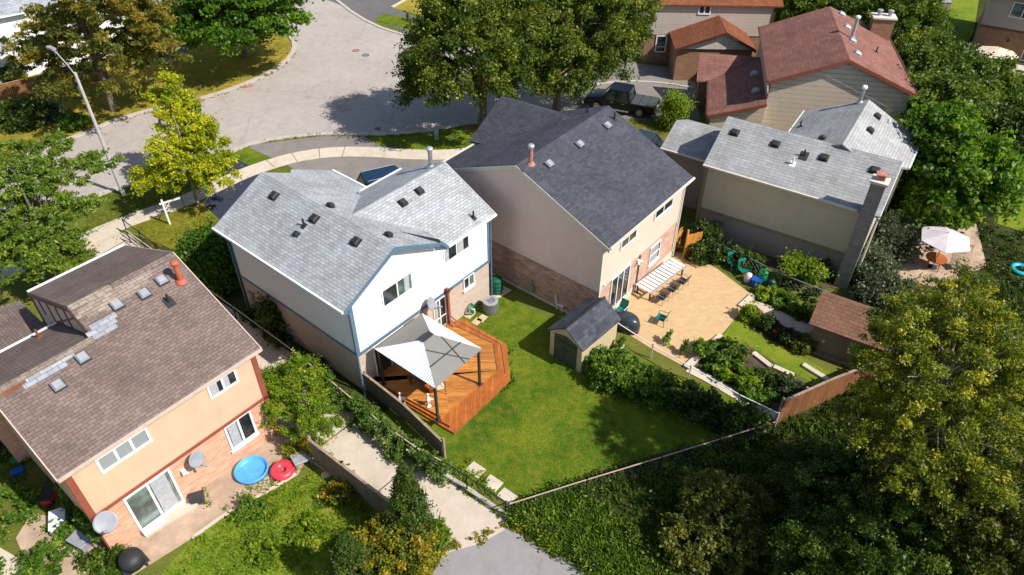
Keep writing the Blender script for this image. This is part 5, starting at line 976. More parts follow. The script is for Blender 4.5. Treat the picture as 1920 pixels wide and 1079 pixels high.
for sx in(-1,1): m=MB(); m.box(sx*.35-.04,sx*.35+.04,-.2,.2,0,.35); m.build('leg',m_dark,t)
p=W(219,1052); t=empty('watering_can',p,0,'yellow plastic watering can beside the black grill','watering can'); m=MB(); m.lathe([(0,0),(.16,0),(.17,.25),(.1,.32),(0,.32)],(0,0,0),14); m.build('body',m_yel,t); m=MB(); m.tube((.14,0,.08),(.38,0,.34),.03,.02); m.build('spout',m_yel,t); m=MB(); m.path([(-.15,0,.08),(-.28,0,.2),(-.2,0,.34),(-.05,0,.33)],.018); m.build('handle',m_yel,t)
p=W(372,940); t=empty('storage_tote',p,rad(20),'dark slate plastic tote beside the patio slab','storage box'); m=MB(); m.prism([(-.28,-.2,0),(.28,-.2,0),(.28,.2,0),(-.28,.2,0)],(0,0,.35)); m.build('body',p_dark,t,False,.03); m=MB(); m.box(-.31,.31,-.23,.23,.35,.4); m.build('lid',m_dark,t)
p=W(290,988,.14); t=empty('garden_planter',p,FE.a,'white planter trough on the slab below the sliding door','planter'); m=MB(); m.box(-.5,.5,-.14,.14,0,.22); m.build('trough',m_white,t,False,.02)
for (x,y,nm,mt,lb,s_) in ((115,985,'storage_chest',m_white,'white storage chest left of the peach house corner',.9),(95,935,'toy_car',m_pink,'magenta toy car lying in the side yard',.7),(35,865,'plastic_tub',m_green,'small green tub in the left side yard',.45),(36,888,'plastic_tub',m_pblue,'small blue tub in the left side yard',.45),(155,1022,'storage_chest',m_lead,'pale grey storage chest near the large satellite dish',.8)):
    p=W(x,y); t=empty(nm,p,rad(x),lb,'storage box' if 'chest' in nm or 'tub' in nm else 'toy')
    m=MB(); m.prism([(-s_*.5,-s_*.3,0),(s_*.5,-s_*.3,0),(s_*.55,s_*.32,0),(-s_*.55,s_*.32,0)],(0,0,s_*.5)); m.build('body',mt,t,False,.04); m=MB(); m.box(-s_*.57,s_*.57,-s_*.36,s_*.36,s_*.502,s_*.58); m.build('lid',mt if nm!='toy_car' else m_black,t,False,.02)
    if nm=='toy_car':
        for sx in(-.25,.25):
            for sy in(-.2,.2): m=MB(); m.tube((sx,sy-.03,.08),(sx,sy+.03,.08),.1,.1,12); m.build('wheel',m_black,t)
for i,(x,y) in enumerate(((1373,503),(1393,516))): chair(W(x,y),rad(200),'garden_chair',['teal plastic garden chair nearest the wooden gate post, by the sage wall','teal plastic garden chair next to the green bin'][i],'chair',m_teal,m_teal,'teal plastic chairs',.62,.98)
chair(W(1238,606),rad(60),'garden_chair','teal plastic garden chair alone on the gold patio','chair',m_teal,m_teal,'teal plastic chairs'); chair(W(1163,592),rad(140),'garden_chair','white and teal plastic chair behind the grey roofed shed','chair',m_white,m_teal,'teal plastic chairs')
bin_round(W(1427,530),.3,.8,m_green,'recycling_bin','bright green round bin in front of the sage house wall','bin'); bin_round(W(1445,540),.2,.5,m_dgreen,'bucket','dark green bucket beside the bright green bin','bin')
p=W(1416,537); t=empty('storage_bin',p,rad(-30),'blue plastic storage bin on the patio corner','bin'); m=MB(); m.prism([(-.25,-.2,0),(.25,-.2,0),(.25,.2,0),(-.25,.2,0)],(0,0,.5)); m.build('body',m_pblue,t,False,.03); m=MB(); m.box(-.28,.28,-.23,.23,.5,.55); m.build('lid',m_pblue,t)
p=W(1401,528); t=empty('laundry_bag',p,rad(-30),'pale lilac bag standing beside the blue bin','bag'); m=MB(); m.lathe([(0,0),(.22,0),(.25,.3),(.2,.55),(.1,.62),(0,.63)],(0,0,0),12); m.build('bag',m_umb,t,True)
# long patio structure by the rear wall
pA=W(1180,585); pB=W(1285,505); dd=(pB-pA).normalized(); rz=math.atan2(dd.y,dd.x); mc=(W(1190,570)+W(1280,500))/2
t=empty('outdoor_table',(mc.x,mc.y,0),rz,'long white edged dining table with pale slats on the gold patio','table'); m=MB()
for i in range(12): m.box(-1.75+i*.3,-1.55+i*.3,-.5,.5,.7,.74)
m.build('slats',m_white,t); m=MB(); m.box(-1.8,1.85,-.56,-.5,.66,.75); m.box(-1.8,1.85,.5,.56,.66,.75); m.build('frame',m_lead,t)
for sx in(-1.6,1.6):
    for sy in(-.45,.45): m=MB(); m.box(sx-.04,sx+.04,sy-.04,sy+.04,0,.66); m.build('leg',m_dark,t)
q=Vector((-dd.y,dd.x,0)); 
for i,o_ in enumerate((-1.2,-.2,.8)): cpos=Vector((mc.x,mc.y,0))+dd*o_-q*1.0; chair(cpos,rz+0,'dining_chair',['dark sling dining chair at the near left end of the long patio table','dark sling dining chair at the middle of the long patio table','dark sling dining chair at the gate end of the long patio table'][i],'chair',m_steel,m_dark,'chairs at the long patio table')
p=W(1174,615); t=empty('covered_barbecue',p,rad(-38),'dark blue black covered barbecue behind the shed','grill'); m=MB(); m.lathe([(0,0),(.7,.0),(.72,.5),(.62,.8),(.4,.95),(0,1.0)],(0,0,0),20); m.build('cover',p_dark,t,True); m=MB(); m.tube((-.3,-.66,.6),(.35,-.64,.6),.02); m.build('handle',m_steel,t); t.scale=(1.1,.75,1)
# planters on the patio
for i,(x,y,c_) in enumerate(((1282,668,'red'),(1250,648,'green'),(1222,660,'small'))):
    p=W(x-60 if i==2 else x-2,y-4); t=empty('potted_plant',p,0,['potted plant with a red flower at the corner of the gold patio','white potted plant on the near edge of the gold patio','small potted plant beside the covered barbecue'][i],'potted plant','potted plants on the patio')
    m=MB(); m.lathe([(0,0),(.15,0),(.2,.3),(.22,.32),(.18,.32),(0,.28)],(0,0,0),14); m.build('pot',m_white if i else m_rust,t); rng=np.random.default_rng(i+50); me=leaf_mesh('foliage',[(0,0,.45,.22),(.08,.05,.65,.18)],rng,120,.09,L_bush); o=bpy.data.objects.new('foliage',me); COL.objects.link(o); o.parent=t
# parasols
def parasol(p,r,h,n,mat,label,ang=0):
    t=empty('parasol',p,ang,label,'parasol','garden parasols'); m=MB(); rim=[(r*math.cos(2*math.pi*i/n),r*math.sin(2*math.pi*i/n),h-.45) for i in range(n)]; top=m.b.verts.new((0,0,h)); tb=m.b.verts.new((0,0,h-.04)); V=[m.b.verts.new(q) for q in rim]; V2=[m.b.verts.new((q[0],q[1],q[2]-.03)) for q in rim]
    for i in range(n): j=(i+1)%n; m.b.faces.new((top,V[i],V[j])); m.b.faces.new((tb,V2[j],V2[i])); m.b.faces.new((V[i],V2[i],V2[j],V[j]))
    m.build('canopy',mat,t); m=MB(); m.tube((0,0,0),(0,0,h+.08),.025); m.build('pole',m_lead,t); m=MB()
    for q in rim: m.tube((0,0,h-.1),(q[0]*.97,q[1]*.97,q[2]-.06),.01,.01,4)
    m.build('ribs',m_dark,t); m=MB(); m.lathe([(0,0),(.28,0),(.28,.06),(.05,.1),(0,.1)],(0,0,0),14); m.build('base',m_dark,t)
pc=W(1776,442,2.4); parasol(Vector((pc.x,pc.y,0)),1.5,2.6,6,m_umb,'pale lilac hexagonal parasol in the shaded right garden',.1); t=empty('garden_table',(pc.x,pc.y,0),.2,'brown wooden table under the lilac parasol','table')
m=MB(); m.lathe([(.03,.7),(.6,.7),(.6,.74),(.03,.74)],(0,0,0),20); m.build('tabletop',m_table,t); 
for a in range(4): m=MB(); m.tube((.4*math.cos(a*1.57),.4*math.sin(a*1.57),.7),(.5*math.cos(a*1.57),.5*math.sin(a*1.57),0),.03); m.build('leg',m_table,t)
for i,(x,y) in enumerate(((1733,478),(1790,505),(1808,470))): chair(W(x,y),rad(90+i*100),'wooden_chair',['wooden garden chair left of the lilac parasol','wooden garden chair in front of the lilac parasol','wooden garden chair right of the lilac parasol'][i],'chair',m_post,m_post,'chairs around the lilac parasol')
pc=W(1872,95,2.4); parasol(Vector((pc.x,pc.y,0)),1.7,2.6,8,m_umb2,'beige parasol beside the top right house',.3)
p=W(1912,508); t=empty('swim_ring',p,0,'bright turquoise swim ring at the right edge','toy'); m=MB(); m.lathe([(.32,.12),(.38,.22),(.5,.24),(.62,.15),(.6,.04),(.45,0),(.34,.04),(.32,.12)],(0,0,0),24); m.build('ring',plain('plastic_turquoise',(.01,.35,.45),.4),t,True)
p=W(1752,14); t=empty('trampoline',p,0,'blue grey covered hot tub in the far top right yard','hot tub'); t.name='hot_tub'; m=MB(); m.box(-1.1,1.1,-1,1,0,.8); m.build('body',m_post,t); m=MB(); m.box(-1.15,1.15,-1.05,1.05,.8,.92); m.build('cover',sh_patch,t)
p=W(1222-12,560+6); m=None
p=W(640+408,566); t=empty('garden_bench',W(1048,577),FB.a,'white plastic chair standing behind the grey roofed shed','chair'); t.name='lawn_chair'; m=MB(); m.prism([(-.25,0,.3),(.25,0,.3),(.22,.15,1.0),(-.22,.15,1.0)],(0,.04,0)); m.build('backrest',m_white,t); m=MB(); m.box(-.25,.25,-.4,.05,.36,.4); m.build('seat',m_white,t)
for sx in(-.22,.22):
    for sy in(-.36,0): m=MB(); m.box(sx-.025,sx+.025,sy-.02,sy+.02,0,.36); m.build('leg',m_white,t)
p=W(1341,492); o=MB().obox((0,0),.14,.14,0,1.0,.3).build('timber_post',m_pinktrim); o.location=p; tag(o,'pinkish timber post at the end of the grey chain link fence','post')
rng0=np.random.default_rng(9)
for i,(x,y) in enumerate(((612,893),(636,900),(650,912))):
    p=W(x,y); m=MB(); m.lathe([(0,0),(.16,.0),(.22,.1),(.17,.2),(.06,.26),(0,.27)],(0,0,0),9); o=m.build('garden_rock',m_sand,None,True); o.location=p; o.scale=(1.2,.9,.8+.1*i); o.rotation_euler[2]=i; tag(o,['rounded rock farthest from the cedar by the alley fence','rounded rock in the middle of the three by the alley fence','rounded rock nearest the cedar by the alley fence'][i],'rock','rocks by the alley fence')
# ================================================================ TREES AND PLANTS
def mpp(p): return math.sqrt(p.x**2+p.y**2+(CH-p.z)**2)/FPX
def tree_at(name,cx,cy,zc,hw,hz,mat,label,seed,base=None,extra=(),**kw):
    """crown centred on photo pixel at height zc; hw = crown half-width in photo pixels, hz = half height in m"""
    c=W(cx,cy,zc); s=mpp(c); b=W(*base) if base else Vector((c.x,c.y,0)); r=hw*s
    lob=[(c.x-b.x,c.y-b.y,zc,r,r,hz)]
    for ex,ey,ez,ew,eh in extra:
        q=W(ex,ey,ez); lob.append((q.x-b.x,q.y-b.y,ez,ew*mpp(q),ew*mpp(q),eh))
    return tree(name,b,lob,mat,label,seed=seed,**kw)
TG='trees along the street'
tree_at('linden_tree',885,110,6.3,112,4.6,L_linden,'large dark green linden with its trunk behind the charcoal roof peak, left of the pair',11,base=(905,240),extra=((805,150,4.2,52,2.6),(960,60,7.5,60,3.2),(850,60,8.3,60,3.2),(985,120,5.5,50,3)),n=620,per=165,leaf=.125,rc=(.3,.75),trunk=.38,th=7.5,group=TG)
tree_at('linden_tree',1100,62,6.5,92,4.6,L_linden,'large dark green linden nearest the black pickup, right of the pair',12,base=(1044,208),extra=((1055,130,5.0,55,3),(1160,40,6.8,58,3.6),(1125,110,4.6,48,2.4),(1040,20,8,60,3.5)),n=560,per=165,leaf=.125,rc=(.3,.75),trunk=.33,th=7.5,group=TG,tint=(.05,1))
tree_at('ochre_tree',185,100,5.0,120,3.6,L_ochre,'broad ochre and green conifer above the cedar fence',13,base=(214,207),extra=((190,30,8.5,100,3),(110,90,5,75,2.6),(265,95,4.6,65,2.6),(235,30,8,70,3),(170,-20,11,60,2.6)),n=470,per=105,leaf=.12,rc=(.28,.7),flat=.3,trunk=.3,th=10,group=TG,aspect=2.6,hang=.15,shell=.35)
tree_at('maple_tree',440,15,5.6,100,3.6,L_maple,'bright green maple on the dry grass inside the road bend',14,base=(461,106),extra=((375,40,4.6,52,2.5),(500,10,6,60,2.6),(430,50,4.4,62,2.2)),n=360,per=120,leaf=.2,rc=(.45,.95),flat=.45,trunk=.26,th=7,group=TG)
tree_at('yellow_maple',345,305,3.3,56,2.4,L_yellow,'small golden yellow maple beside the sealed dark driveway',15,extra=((338,225,5.4,36,1.9),(400,325,3.1,38,1.1),(285,335,2.9,36,1.0),(331,172,6.9,17,1.3),(372,265,4.4,42,1.6),(300,185,6.2,16,.7),(352,195,6.2,18,.8),(420,300,3.6,18,.6)),n=520,per=90,leaf=.1,rc=(.16,.4),trunk=.11,th=6.5,group=TG,bark=m_barkl,shell=.3,limbs=40)
tree_at('locust_tree',68,420,3.8,74,2.1,L_locust,'feathery mid green tree at the left edge, front of the brown roof',16,extra=((40,340,5.6,50,1.4),(105,480,3.0,48,1.2),(25,490,3.0,60,1.6),(125,325,4.6,50,.6),(180,305,4.8,34,.35),(90,280,5.6,44,.5),(150,390,3.8,28,.5),(30,290,5.6,40,.6)),n=640,per=55,leaf=.1,tint=(.25,1),rc=(.15,.42),flat=.35,trunk=.2,th=6,group=TG,aspect=2.3,shell=.3,hang=.2,limbs=40)
tree_at('young_tree',550,752,1.6,68,1.35,L_small,'bushy lime green young tree by the alley at the corner of the peach house',17,extra=((520,730,2.0,42,1.0),(590,790,1.4,42,1.0),(560,700,2.6,34,.8)),n=300,per=150,leaf=.06,rc=(.14,.3),trunk=.06,th=2.4,shell=.3,group='young trees',cat='small tree')
tree_at('catalpa_tree',1795,320,4.2,66,2.6,L_bright,'lush bright green broad leaved tree above the lilac parasol',18,extra=((1770,260,5.5,55,2),(1840,350,3.6,52,2),(1770,370,3,52,1.8)),n=300,per=90,leaf=.2,rc=(.32,.75),flat=.5,trunk=.18,th=5,group='garden trees on the right')
tree_at('autumn_maple',1760,690,9.2,125,2.4,L_autumn,'big yellowing maple over the brown shed',19,extra=((1800,590,10.2,80,1.6),(1690,640,9.4,66,1.3),(1870,690,9.0,100,2.0),(1780,820,8.0,130,1.8),(1640,700,8.8,46,.9),(1630,790,7.4,55,1.0)),n=720,per=125,leaf=.06,rc=(.13,.36),trunk=.2,th=10.5,group='garden trees on the right',shell=.3,flat=.6,limbs=60,bark=m_barkl)
tree_at('ravine_tree',1850,900,5.5,150,3.0,L_olive,'dark olive tree in the lower right corner region, right edge',20,extra=((1760,940,4.5,110,2.2),(1900,1020,5,120,2.6)),n=650,per=130,leaf=.072,rc=(.16,.42),trunk=.2,th=6,group='garden trees on the right',shell=.3,limbs=50,tint=(0,.8))
tree_at('ravine_tree',1620,960,2.8,110,1.9,L_dark,'low dark green tree below the brown board fence',21,extra=((1540,900,2,70,1.3),(1680,880,3.2,80,1.6)),n=420,per=125,leaf=.07,rc=(.16,.4),trunk=.12,th=3.2,group='garden trees on the right',limbs=30)
tree_at('ravine_tree',1690,1050,3.4,120,2.2,L_hedge,'dark green tree at the bottom edge of the lower right thicket',22,extra=((1560,1060,2.4,90,1.6),),n=420,per=125,leaf=.07,rc=(.16,.4),trunk=.12,th=3.4,group='garden trees on the right')
tree_at('shrub_tree',1345,950,1.1,60,.9,L_olive,'olive yellow bushy shrub tree beyond the rusty pipe fence',23,extra=((1300,1010,.9,55,.7),(1380,1010,.9,50,.7),(1395,930,.8,35,.5)),n=300,per=75,leaf=.09,rc=(.12,.3),trunk=.07,th=1.8,group='garden trees on the right',cat='bush',tint=(.1,.85))
# shade trees standing east of the frame, whose shadows fall over the ravine corner
for i,(x,y,z,rr,hh) in enumerate(((27.5,21,5,3.6,3.8),(24,12,5,3.5,3.6))):
    tree('ravine_tree',Vector((x,y,0)),[(0,0,z,rr,rr*.9,hh)],L_dark,['tall dark tree just outside the right edge beside the ravine','dark tree outside the lower right corner'][i],group='garden trees on the right',n=150,per=75,leaf=.34,rc=(.8,1.4),trunk=.3,th=z+1,seed=60+i,limbs=12)
# green mass top right: individual crowns
HT='trees of the green belt on the right'
for i,(cx,cy,zc,hw,hz,mt) in enumerate(((1690,45,4.5,62,3,L_hedge),(1745,140,3.4,62,2.4,L_hedge),(1830,170,3.2,70,2.3,L_hedge),(1770,215,3.6,60,2.6,L_hedge),(1890,205,3.0,55,2,L_hedge),(1710,200,2.8,50,2.2,L_hedge),(1905,260,2.6,42,1.8,L_dark),(1515,8,4,55,3,L_hedge),(1600,-20,5,60,3.5,L_hedge),(1690,280,2.2,45,1.8,L_hedge),(1725,120,3.0,45,2.2,L_linden))):
    lb=['vine covered tree behind the chimney of the red roof','ivy clad crown right of the red roof corner','ivy clad crown below the bright green far lawn','ivy clad crown in the middle of the green belt, above the bright broad leaved tree','ivy clad crown at the right edge below the beige parasol','low ivy mass touching the red roof corner','dark low crown at the right edge beside the bright broad leaved tree','dark green tree between the taupe house and the red roof','dark tree at the top edge behind the red roof peak','low ivy mass beside the sunlit grey roof slope','olive crown next to the red roof right eave'][i]
    tree_at('ivy_tree',cx,cy,zc,hw,hz,mt,lb,80+i,n=230,per=95,leaf=.15,rc=(.3,.7),trunk=.16,th=zc+.5,group=HT,shell=.5,zmin=-.8,tint=(.22,1))
# shrubs
SG='garden shrubs'
shrub('weeping_mulberry',W(408,520),1.5,1.5,3.0,L_maple,'round weeping green bush at the left front corner of the white house',n=170,per=110,leaf=.12,seed=31,trunk=.09,hang=.5,group=SG,shell=.7,lobes=[(0,0,1.5,1.45,1.45,1.45)],tint=(0,.85))
shrub('climbing_bush',W(1262,238),1.0,1.0,2.6,L_small,'rounded yellow green bush beside the pickup tail',n=130,per=110,leaf=.09,seed=32,group=SG,lobes=[(0,0,1.3,.68,.68,1.15)])
shrub('garden_bush',W(1150,712),1.6,1.1,1.5,L_bush,'bright green bush leaning on the sand coloured shed',n=260,per=90,leaf=.09,rc=(.13,.28),seed=33,group=SG,rz=rad(-35),tint=(.1,1))
shrub('garden_bush',W(1215,738),1.3,1.0,1.35,L_bush,'bright green bush right of the shed bush, against the white rails',n=200,per=90,leaf=.09,rc=(.13,.28),seed=34,group=SG,rz=rad(-35))
hedge('vine_hedge',[(1235,738),(1290,772),(1350,800),(1420,815)],1.5,1.25,L_dark,'dark vine hedge running along the lawn to the rusty pipe fence',per=110,leaf=.12,seed=35,dens=7,tint=(.05,1),rc=(.2,.42))
hedge('vine_hedge',[(1215,722),(1260,745),(1300,762)],1.0,1.2,L_hedge,'green vine hedge between the lawn and the garden beds',per=110,leaf=.12,seed=36,dens=6,tint=(.1,1),rc=(.2,.38))
hedge('flowering_vine',[(690,800),(745,845),(790,876),(832,903)],.85,1.15,L_pale,'white flowering vine on the alley fence nearest the lawn corner',per=120,leaf=.08,seed=37,dens=17,rc=(.14,.28))
hedge('flowering_vine',[(600,722),(660,775),(705,812)],.8,1.05,L_bush,'green vine with a few white flowers on the alley fence beside the deck',per=120,leaf=.08,seed=38,dens=15,rc=(.14,.28),tint=(.1,.8))
hedge('side_shrubs',[(455,590),(520,640),(600,705)],.9,.7,L_dark,'low dark shrubs in the shaded strip beside the white house wall',per=110,leaf=.11,seed=39,dens=5,rc=(.16,.34),tint=(.1,1))
shrub('climbing_vine',FA.w(-.2,7.0),.25,.7,2.3,L_dark,'narrow dark vine climbing the shaded wall of the white house',n=30,per=80,leaf=.12,seed=40,rz=FA.a,group=SG,tint=(.1,1))
def conifer(p,r,h,label,seed,mat=L_cedar):
    rng=np.random.default_rng(seed); t=empty('cedar_tree',p,0,label,'cedar','pointed cedars by the alley'); cl=[]
    for i in range(230):
        z=h*rng.random()**1.25; rr=r*(1-(z/h))**.75+.03; a=rng.uniform(0,6.283); q=rng.uniform(.6,1); cl.append((rr*q*math.cos(a),rr*q*math.sin(a),z,.16+.12*(1-z/h)))
    me=leaf_mesh('foliage',cl,rng,130,.05,mat,1.2,.8,2.2,(0,1)); o=bpy.data.objects.new('foliage',me); COL.objects.link(o); o.parent=t; MB().tube((0,0,0),(0,0,h*.8),.07,.02,8).build('trunk',m_bark,t)
pb=W(775,1010); conifer(pb,.95,zat(738,882,pb),'pointed dark green cedar beside the alley path',41); pb=W(668,1110); conifer(pb,.9,zat(622,1010,pb),'pointed green cedar at the bottom edge, left of the bronze shrub',42)
shrub('bronze_shrub',W(735,1060),1.9,1.6,1.9,L_shrubau,'bronze and yellow green shrub below the pointed cedar',n=330,per=100,leaf=.075,seed=43,rc=(.14,.3),group=SG)
shrub('grassy_shrub',W(812,1020),.5,.5,.8,L_small,'wispy grass green shrub at the edge of the concrete path',n=25,per=100,leaf=.08,seed=44,aspect=5,group=SG,tint=(0,.6))
shrub('garden_shrub',W(1620,520),1.2,1.0,1.9,L_silver,'silvery green shrub right of the tall brick chimney',n=90,per=110,leaf=.11,seed=45,group=SG)
shrub('garden_shrub',W(1662,470),1.3,1.2,2.2,L_silver,'silvery shrub on the house side of the lilac parasol',n=100,per=110,leaf=.11,seed=46,group=SG,tint=(0,.8)); shrub('garden_shrub',W(1672,420),.9,.9,2.2,L_hedge,'green shrub under the right end of the grey roof',n=70,per=100,leaf=.13,seed=47,group=SG)
shrub('garden_shrub',W(1655,575),1.5,1.1,1.6,L_silver,'silvery shrub behind the brown shed roof',n=110,per=100,leaf=.11,seed=48,group=SG)
shrub('citrus_tree',W(1492,535),.75,.6,1.9,L_small,'small lime leaved tree in front of the sage wall',n=38,per=60,leaf=.12,seed=49,group=SG,lobes=[(-.3,0,1.4,.5,.4,.45),(.5,-.1,1.2,.45,.4,.4)],cat='small tree',trunk=.05)
shrub('wall_bush',W(1315,462),.6,.6,1.5,L_dark,'dark green bush at the left corner of the sage house',n=60,per=100,leaf=.13,seed=50,group=SG,tint=(.1,1)); shrub('wall_bush',W(1325,485),1.1,.7,1.1,L_dark,'dark green bush in front of the sage house meter box',n=60,per=100,leaf=.12,seed=51,group=SG,tint=(.2,1)); shrub('wall_bush',W(1395,500),.9,.5,1.0,L_dark,'dark green bush behind the teal chairs',n=45,per=100,leaf=.12,seed=52,group=SG,tint=(.2,1)); shrub('wall_bush',W(1540,520),.4,.4,1.0,L_dark,'small blue green bush at the foot of the chimney',n=25,per=80,leaf=.12,seed=53,group=SG)
hedge('ground_ivy',[(1465,532),(1530,560)],.8,.45,L_dark,'dark ivy and dry stems by the grey chain link fence',per=80,leaf=.1,seed=54,dens=9,rc=(.12,.25)); hedge('ivy_edge',[(1320,232),(1360,250),(1480,255),(1500,262)],.5,.6,L_small,'green creeper at the foot of the clapboard wall',per=90,leaf=.11,seed=55,dens=6)
hedge('corner_ivy',[(118,905),(160,975),(200,1038)],.3,1.6,L_bush,'ivy climbing the left corner of the peach house',per=80,leaf=.1,seed=56,dens=7,rc=(.12,.25),tint=(0,.8)); hedge('door_ivy',[(212,1028),(240,1000),(262,985)],.2,.7,L_bush,'ivy trailing at the left of the sliding door',per=70,leaf=.1,seed=57,dens=9,rc=(.1,.2))
BG='plants in the garden beds'
for i,(x,y,rx,h,mt) in enumerate(((1320,665,.6,.7,L_bush),(1345,690,.7,.7,L_bush),(1375,672,.5,.8,L_hedge),(1385,715,.8,.7,L_small),(1420,715,.6,.6,L_hedge),(1420,745,.7,.6,L_bush),(1460,730,.6,.7,L_dark),(1490,745,.6,.6,L_silver),(1405,600,.45,.8,L_small),(1440,618,.6,.6,L_dark),(1475,640,.6,.7,L_dark),(1505,655,.5,.7,L_olive),(1440,556,.5,.6,L_small),(1470,572,.6,.6,L_bush),(1505,590,.6,.6,L_hedge),(1350,655,.45,.6,L_hedge))):
    lb=['broad leafy plant at the near patio corner','broad leafy plant behind the near patio kerb','tall leafy plant at the middle of the lower bed','lime green spreading plant in the lower bed','small dark leafy plant along the slab path','broad leafy plant nearest the vine hedge','dark leafy plant near the brown fence','silvery plant nearest the brown fence','lime plant at the left end of the path bed','dark plant beside the pink flowers','dark plant in the middle of the path bed','olive plant nearest the brown shed','lime plant at the back bed nearest the blue bin','leafy plant in the middle of the back bed','leafy plant in the back bed nearest the shed','dark plant at the end of the white kerb'][i]
    shrub('bed_plant',W(x,y),rx,rx*.8,h,mt,lb,'plant',BG,n=26,per=80,leaf=.11,seed=120+i,trunk=.02,limbs=4,rc=(.16,.28))
for i,(x,y) in enumerate(((1416,596),(1458,632))): shrub('flower_clump',W(x,y),.28,.25,.5,L_flower,['pink flower clump at the path end by the patio','pink flower clump in the middle of the path bed'][i],'flowers','pink flowers',n=9,per=40,leaf=.09,seed=150+i,trunk=.02,limbs=3,rc=(.1,.16))
for i,(x,y,rx,h,mt) in enumerate(((15,235,1.3,1.6,L_hedge),(60,235,1.5,1.8,L_dark),(90,225,1.0,1.3,L_silver),(140,240,.9,.9,L_bush),(25,150,.6,1.3,L_dark))):
    shrub('verge_shrub',W(x,y),rx,rx*.9,h,mt,['green shrub at the far left end of the cedar fence','dark rounded shrub in front of the cedar fence','grey green shrub in front of the cedar fence','low bright shrub under the ochre conifer','dark shrub beside the white house porch'][i],'shrub','shrubs by the cedar fence',n=70,per=90,leaf=.14,seed=160+i)
for i,(x,y,rx,h,mt) in enumerate(((565,850,.6,.7,L_shrubau),(470,960,.5,.5,L_bush),(650,930,.8,.6,L_shrubau),(580,1000,.7,.4,L_small),(500,1040,.7,.35,L_small),(200,1060,.8,.6,L_hedge),(90,1060,.9,.7,L_bush),(20,960,1.1,.9,L_bush),(10,840,.8,1.0,L_dark),(140,1000,.5,.5,L_bush))):
    shrub('yard_plant',W(x,y),rx,rx*.85,h,mt,['flowering plant beside the wading pool and window','low weed at the end of the edging stones','yellowing plant along the alley fence near the cedar','low leafy clump in the bright back lawn centre','low leafy clump in the bright back lawn near the bottom edge','green plant left of the black grill','green plant at the bottom left edge','green plant on the left edge beside the gravel','dark plant at the left edge under the brown eave','small plant beside the pale grey chest'][i],'plant','plants in the peach house yard',n=30,per=80,leaf=.1,seed=180+i,trunk=.02,limbs=4,rc=(.14,.28))
# ---- uncountable ground cover
def tufts(name,poly,n,size,mat,label,seed,blades=7,h=(.15,.35),zz=0,flat=False):
    rng=np.random.default_rng(seed); P=np.array([[W(*p).x,W(*p).y] for p in poly]); mn=P.min(0); mx=P.max(0); pts=[]
    while len(pts)<n:
        q=rng.random((n*2,2))*(mx-mn)+mn; ins=np.zeros(len(q),bool); j=len(P)-1
        for i in range(len(P)):
            c=((P[i,1]>q[:,1])!=(P[j,1]>q[:,1]))&(q[:,0]<(P[j,0]-P[i,0])*(q[:,1]-P[i,1])/(P[j,1]-P[i,1]+1e-12)+P[i,0]); ins^=c; j=i
        pts+=list(q[ins])
    pts=np.array(pts[:n]); N=n*blades; idx=np.repeat(np.arange(n),blades); a=rng.random(N)*6.283; hh=rng.uniform(*h,N); ln=hh*(.9 if flat else .5)*rng.random(N)
    B=np.zeros((N,3)); B[:,:2]=pts[idx]+rng.normal(size=(N,2))*size*.5; B[:,2]=zz; T=B.copy(); T[:,0]+=np.cos(a)*ln; T[:,1]+=np.sin(a)*ln; T[:,2]+=hh; wv=np.stack([-np.sin(a),np.cos(a),np.zeros(N)],1)*(size*.07+.008); Mid=(B+T)/2; Mid[:,2]+=hh*.15
    V=np.stack([B-wv*.5,Mid+wv,T,Mid-wv],1).reshape(-1,3); me=bpy.data.meshes.new(name); me.vertices.add(4*N); me.vertices.foreach_set('co',V.ravel().astype(np.float32)); me.loops.add(4*N); me.loops.foreach_set('vertex_index',np.arange(4*N,dtype=np.int32)); me.polygons.add(N); me.polygons.foreach_set('loop_start',np.arange(0,4*N,4,dtype=np.int32)); me.update(calc_edges=True)
    at=me.attributes.new('tint','FLOAT','FACE'); at.data.foreach_set('value',np.clip(.5*rng.random(n)[idx]+.5*rng.random(N),0,1).astype(np.float32)); me.materials.append(mat); o=bpy.data.objects.new(name,me); COL.objects.link(o); return tag(o,label,'grass' if 'grass' in name or 'weed' in name else 'ground cover',None,'stuff')
L_grass=leafm('grass_blades_green',[(0,(.1,.16,.014)),(.6,(.16,.22,.02)),(1,(.26,.28,.04))],.4); L_gdry=leafm('grass_blades_dry',[(0,(.2,.19,.02)),(.6,(.3,.25,.03)),(1,(.42,.3,.06))],.4)
lawn=[(905,590),(930,560),(1110,650),(1120,720),(1240,770),(1430,798),(1228,850),(1091,890),(950,945),(845,868),(855,815),(960,715),(955,655),(880,600)]
tufts('lawn_grass_blades',lawn,5000,.12,L_grass,'short green grass of the back lawn between deck and shed',1,5,(.01,.04),.006)
tufts('front_grass_blades',[(250,425),(340,393),(383,386),(412,415),(428,450),(400,540),(300,490)],2500,.12,L_gdry,'sunlit yellow green grass of the front lawn',2,5,(.03,.09),.006)
tufts('boulevard_grass_blades',[(-20,305),(160,245),(300,198),(430,165),(530,115),(546,90),(516,55),(400,60),(300,130),(200,140),(0,190)],6000,.15,L_gdry,'dry yellowing grass inside the road bend',3,5,(.04,.11),.006)
tufts('wild_weeds',[(950,985),(955,952),(1091,896),(1228,857),(1440,806),(1560,760),(1640,900),(1560,1079),(1110,1079),(1040,1036),(985,998)],900,.3,L_hedge,'rank weeds and long grass beyond the rusty pipe fence',4,9,(.08,.28),.005,True)
tufts('wild_weeds_bright',[(950,985),(955,952),(1091,900),(1150,1000),(1250,1079),(1110,1079),(1040,1036),(985,998)],600,.3,L_bush,'bright weeds at the edge of the asphalt path',5,9,(.12,.4),.005,True)
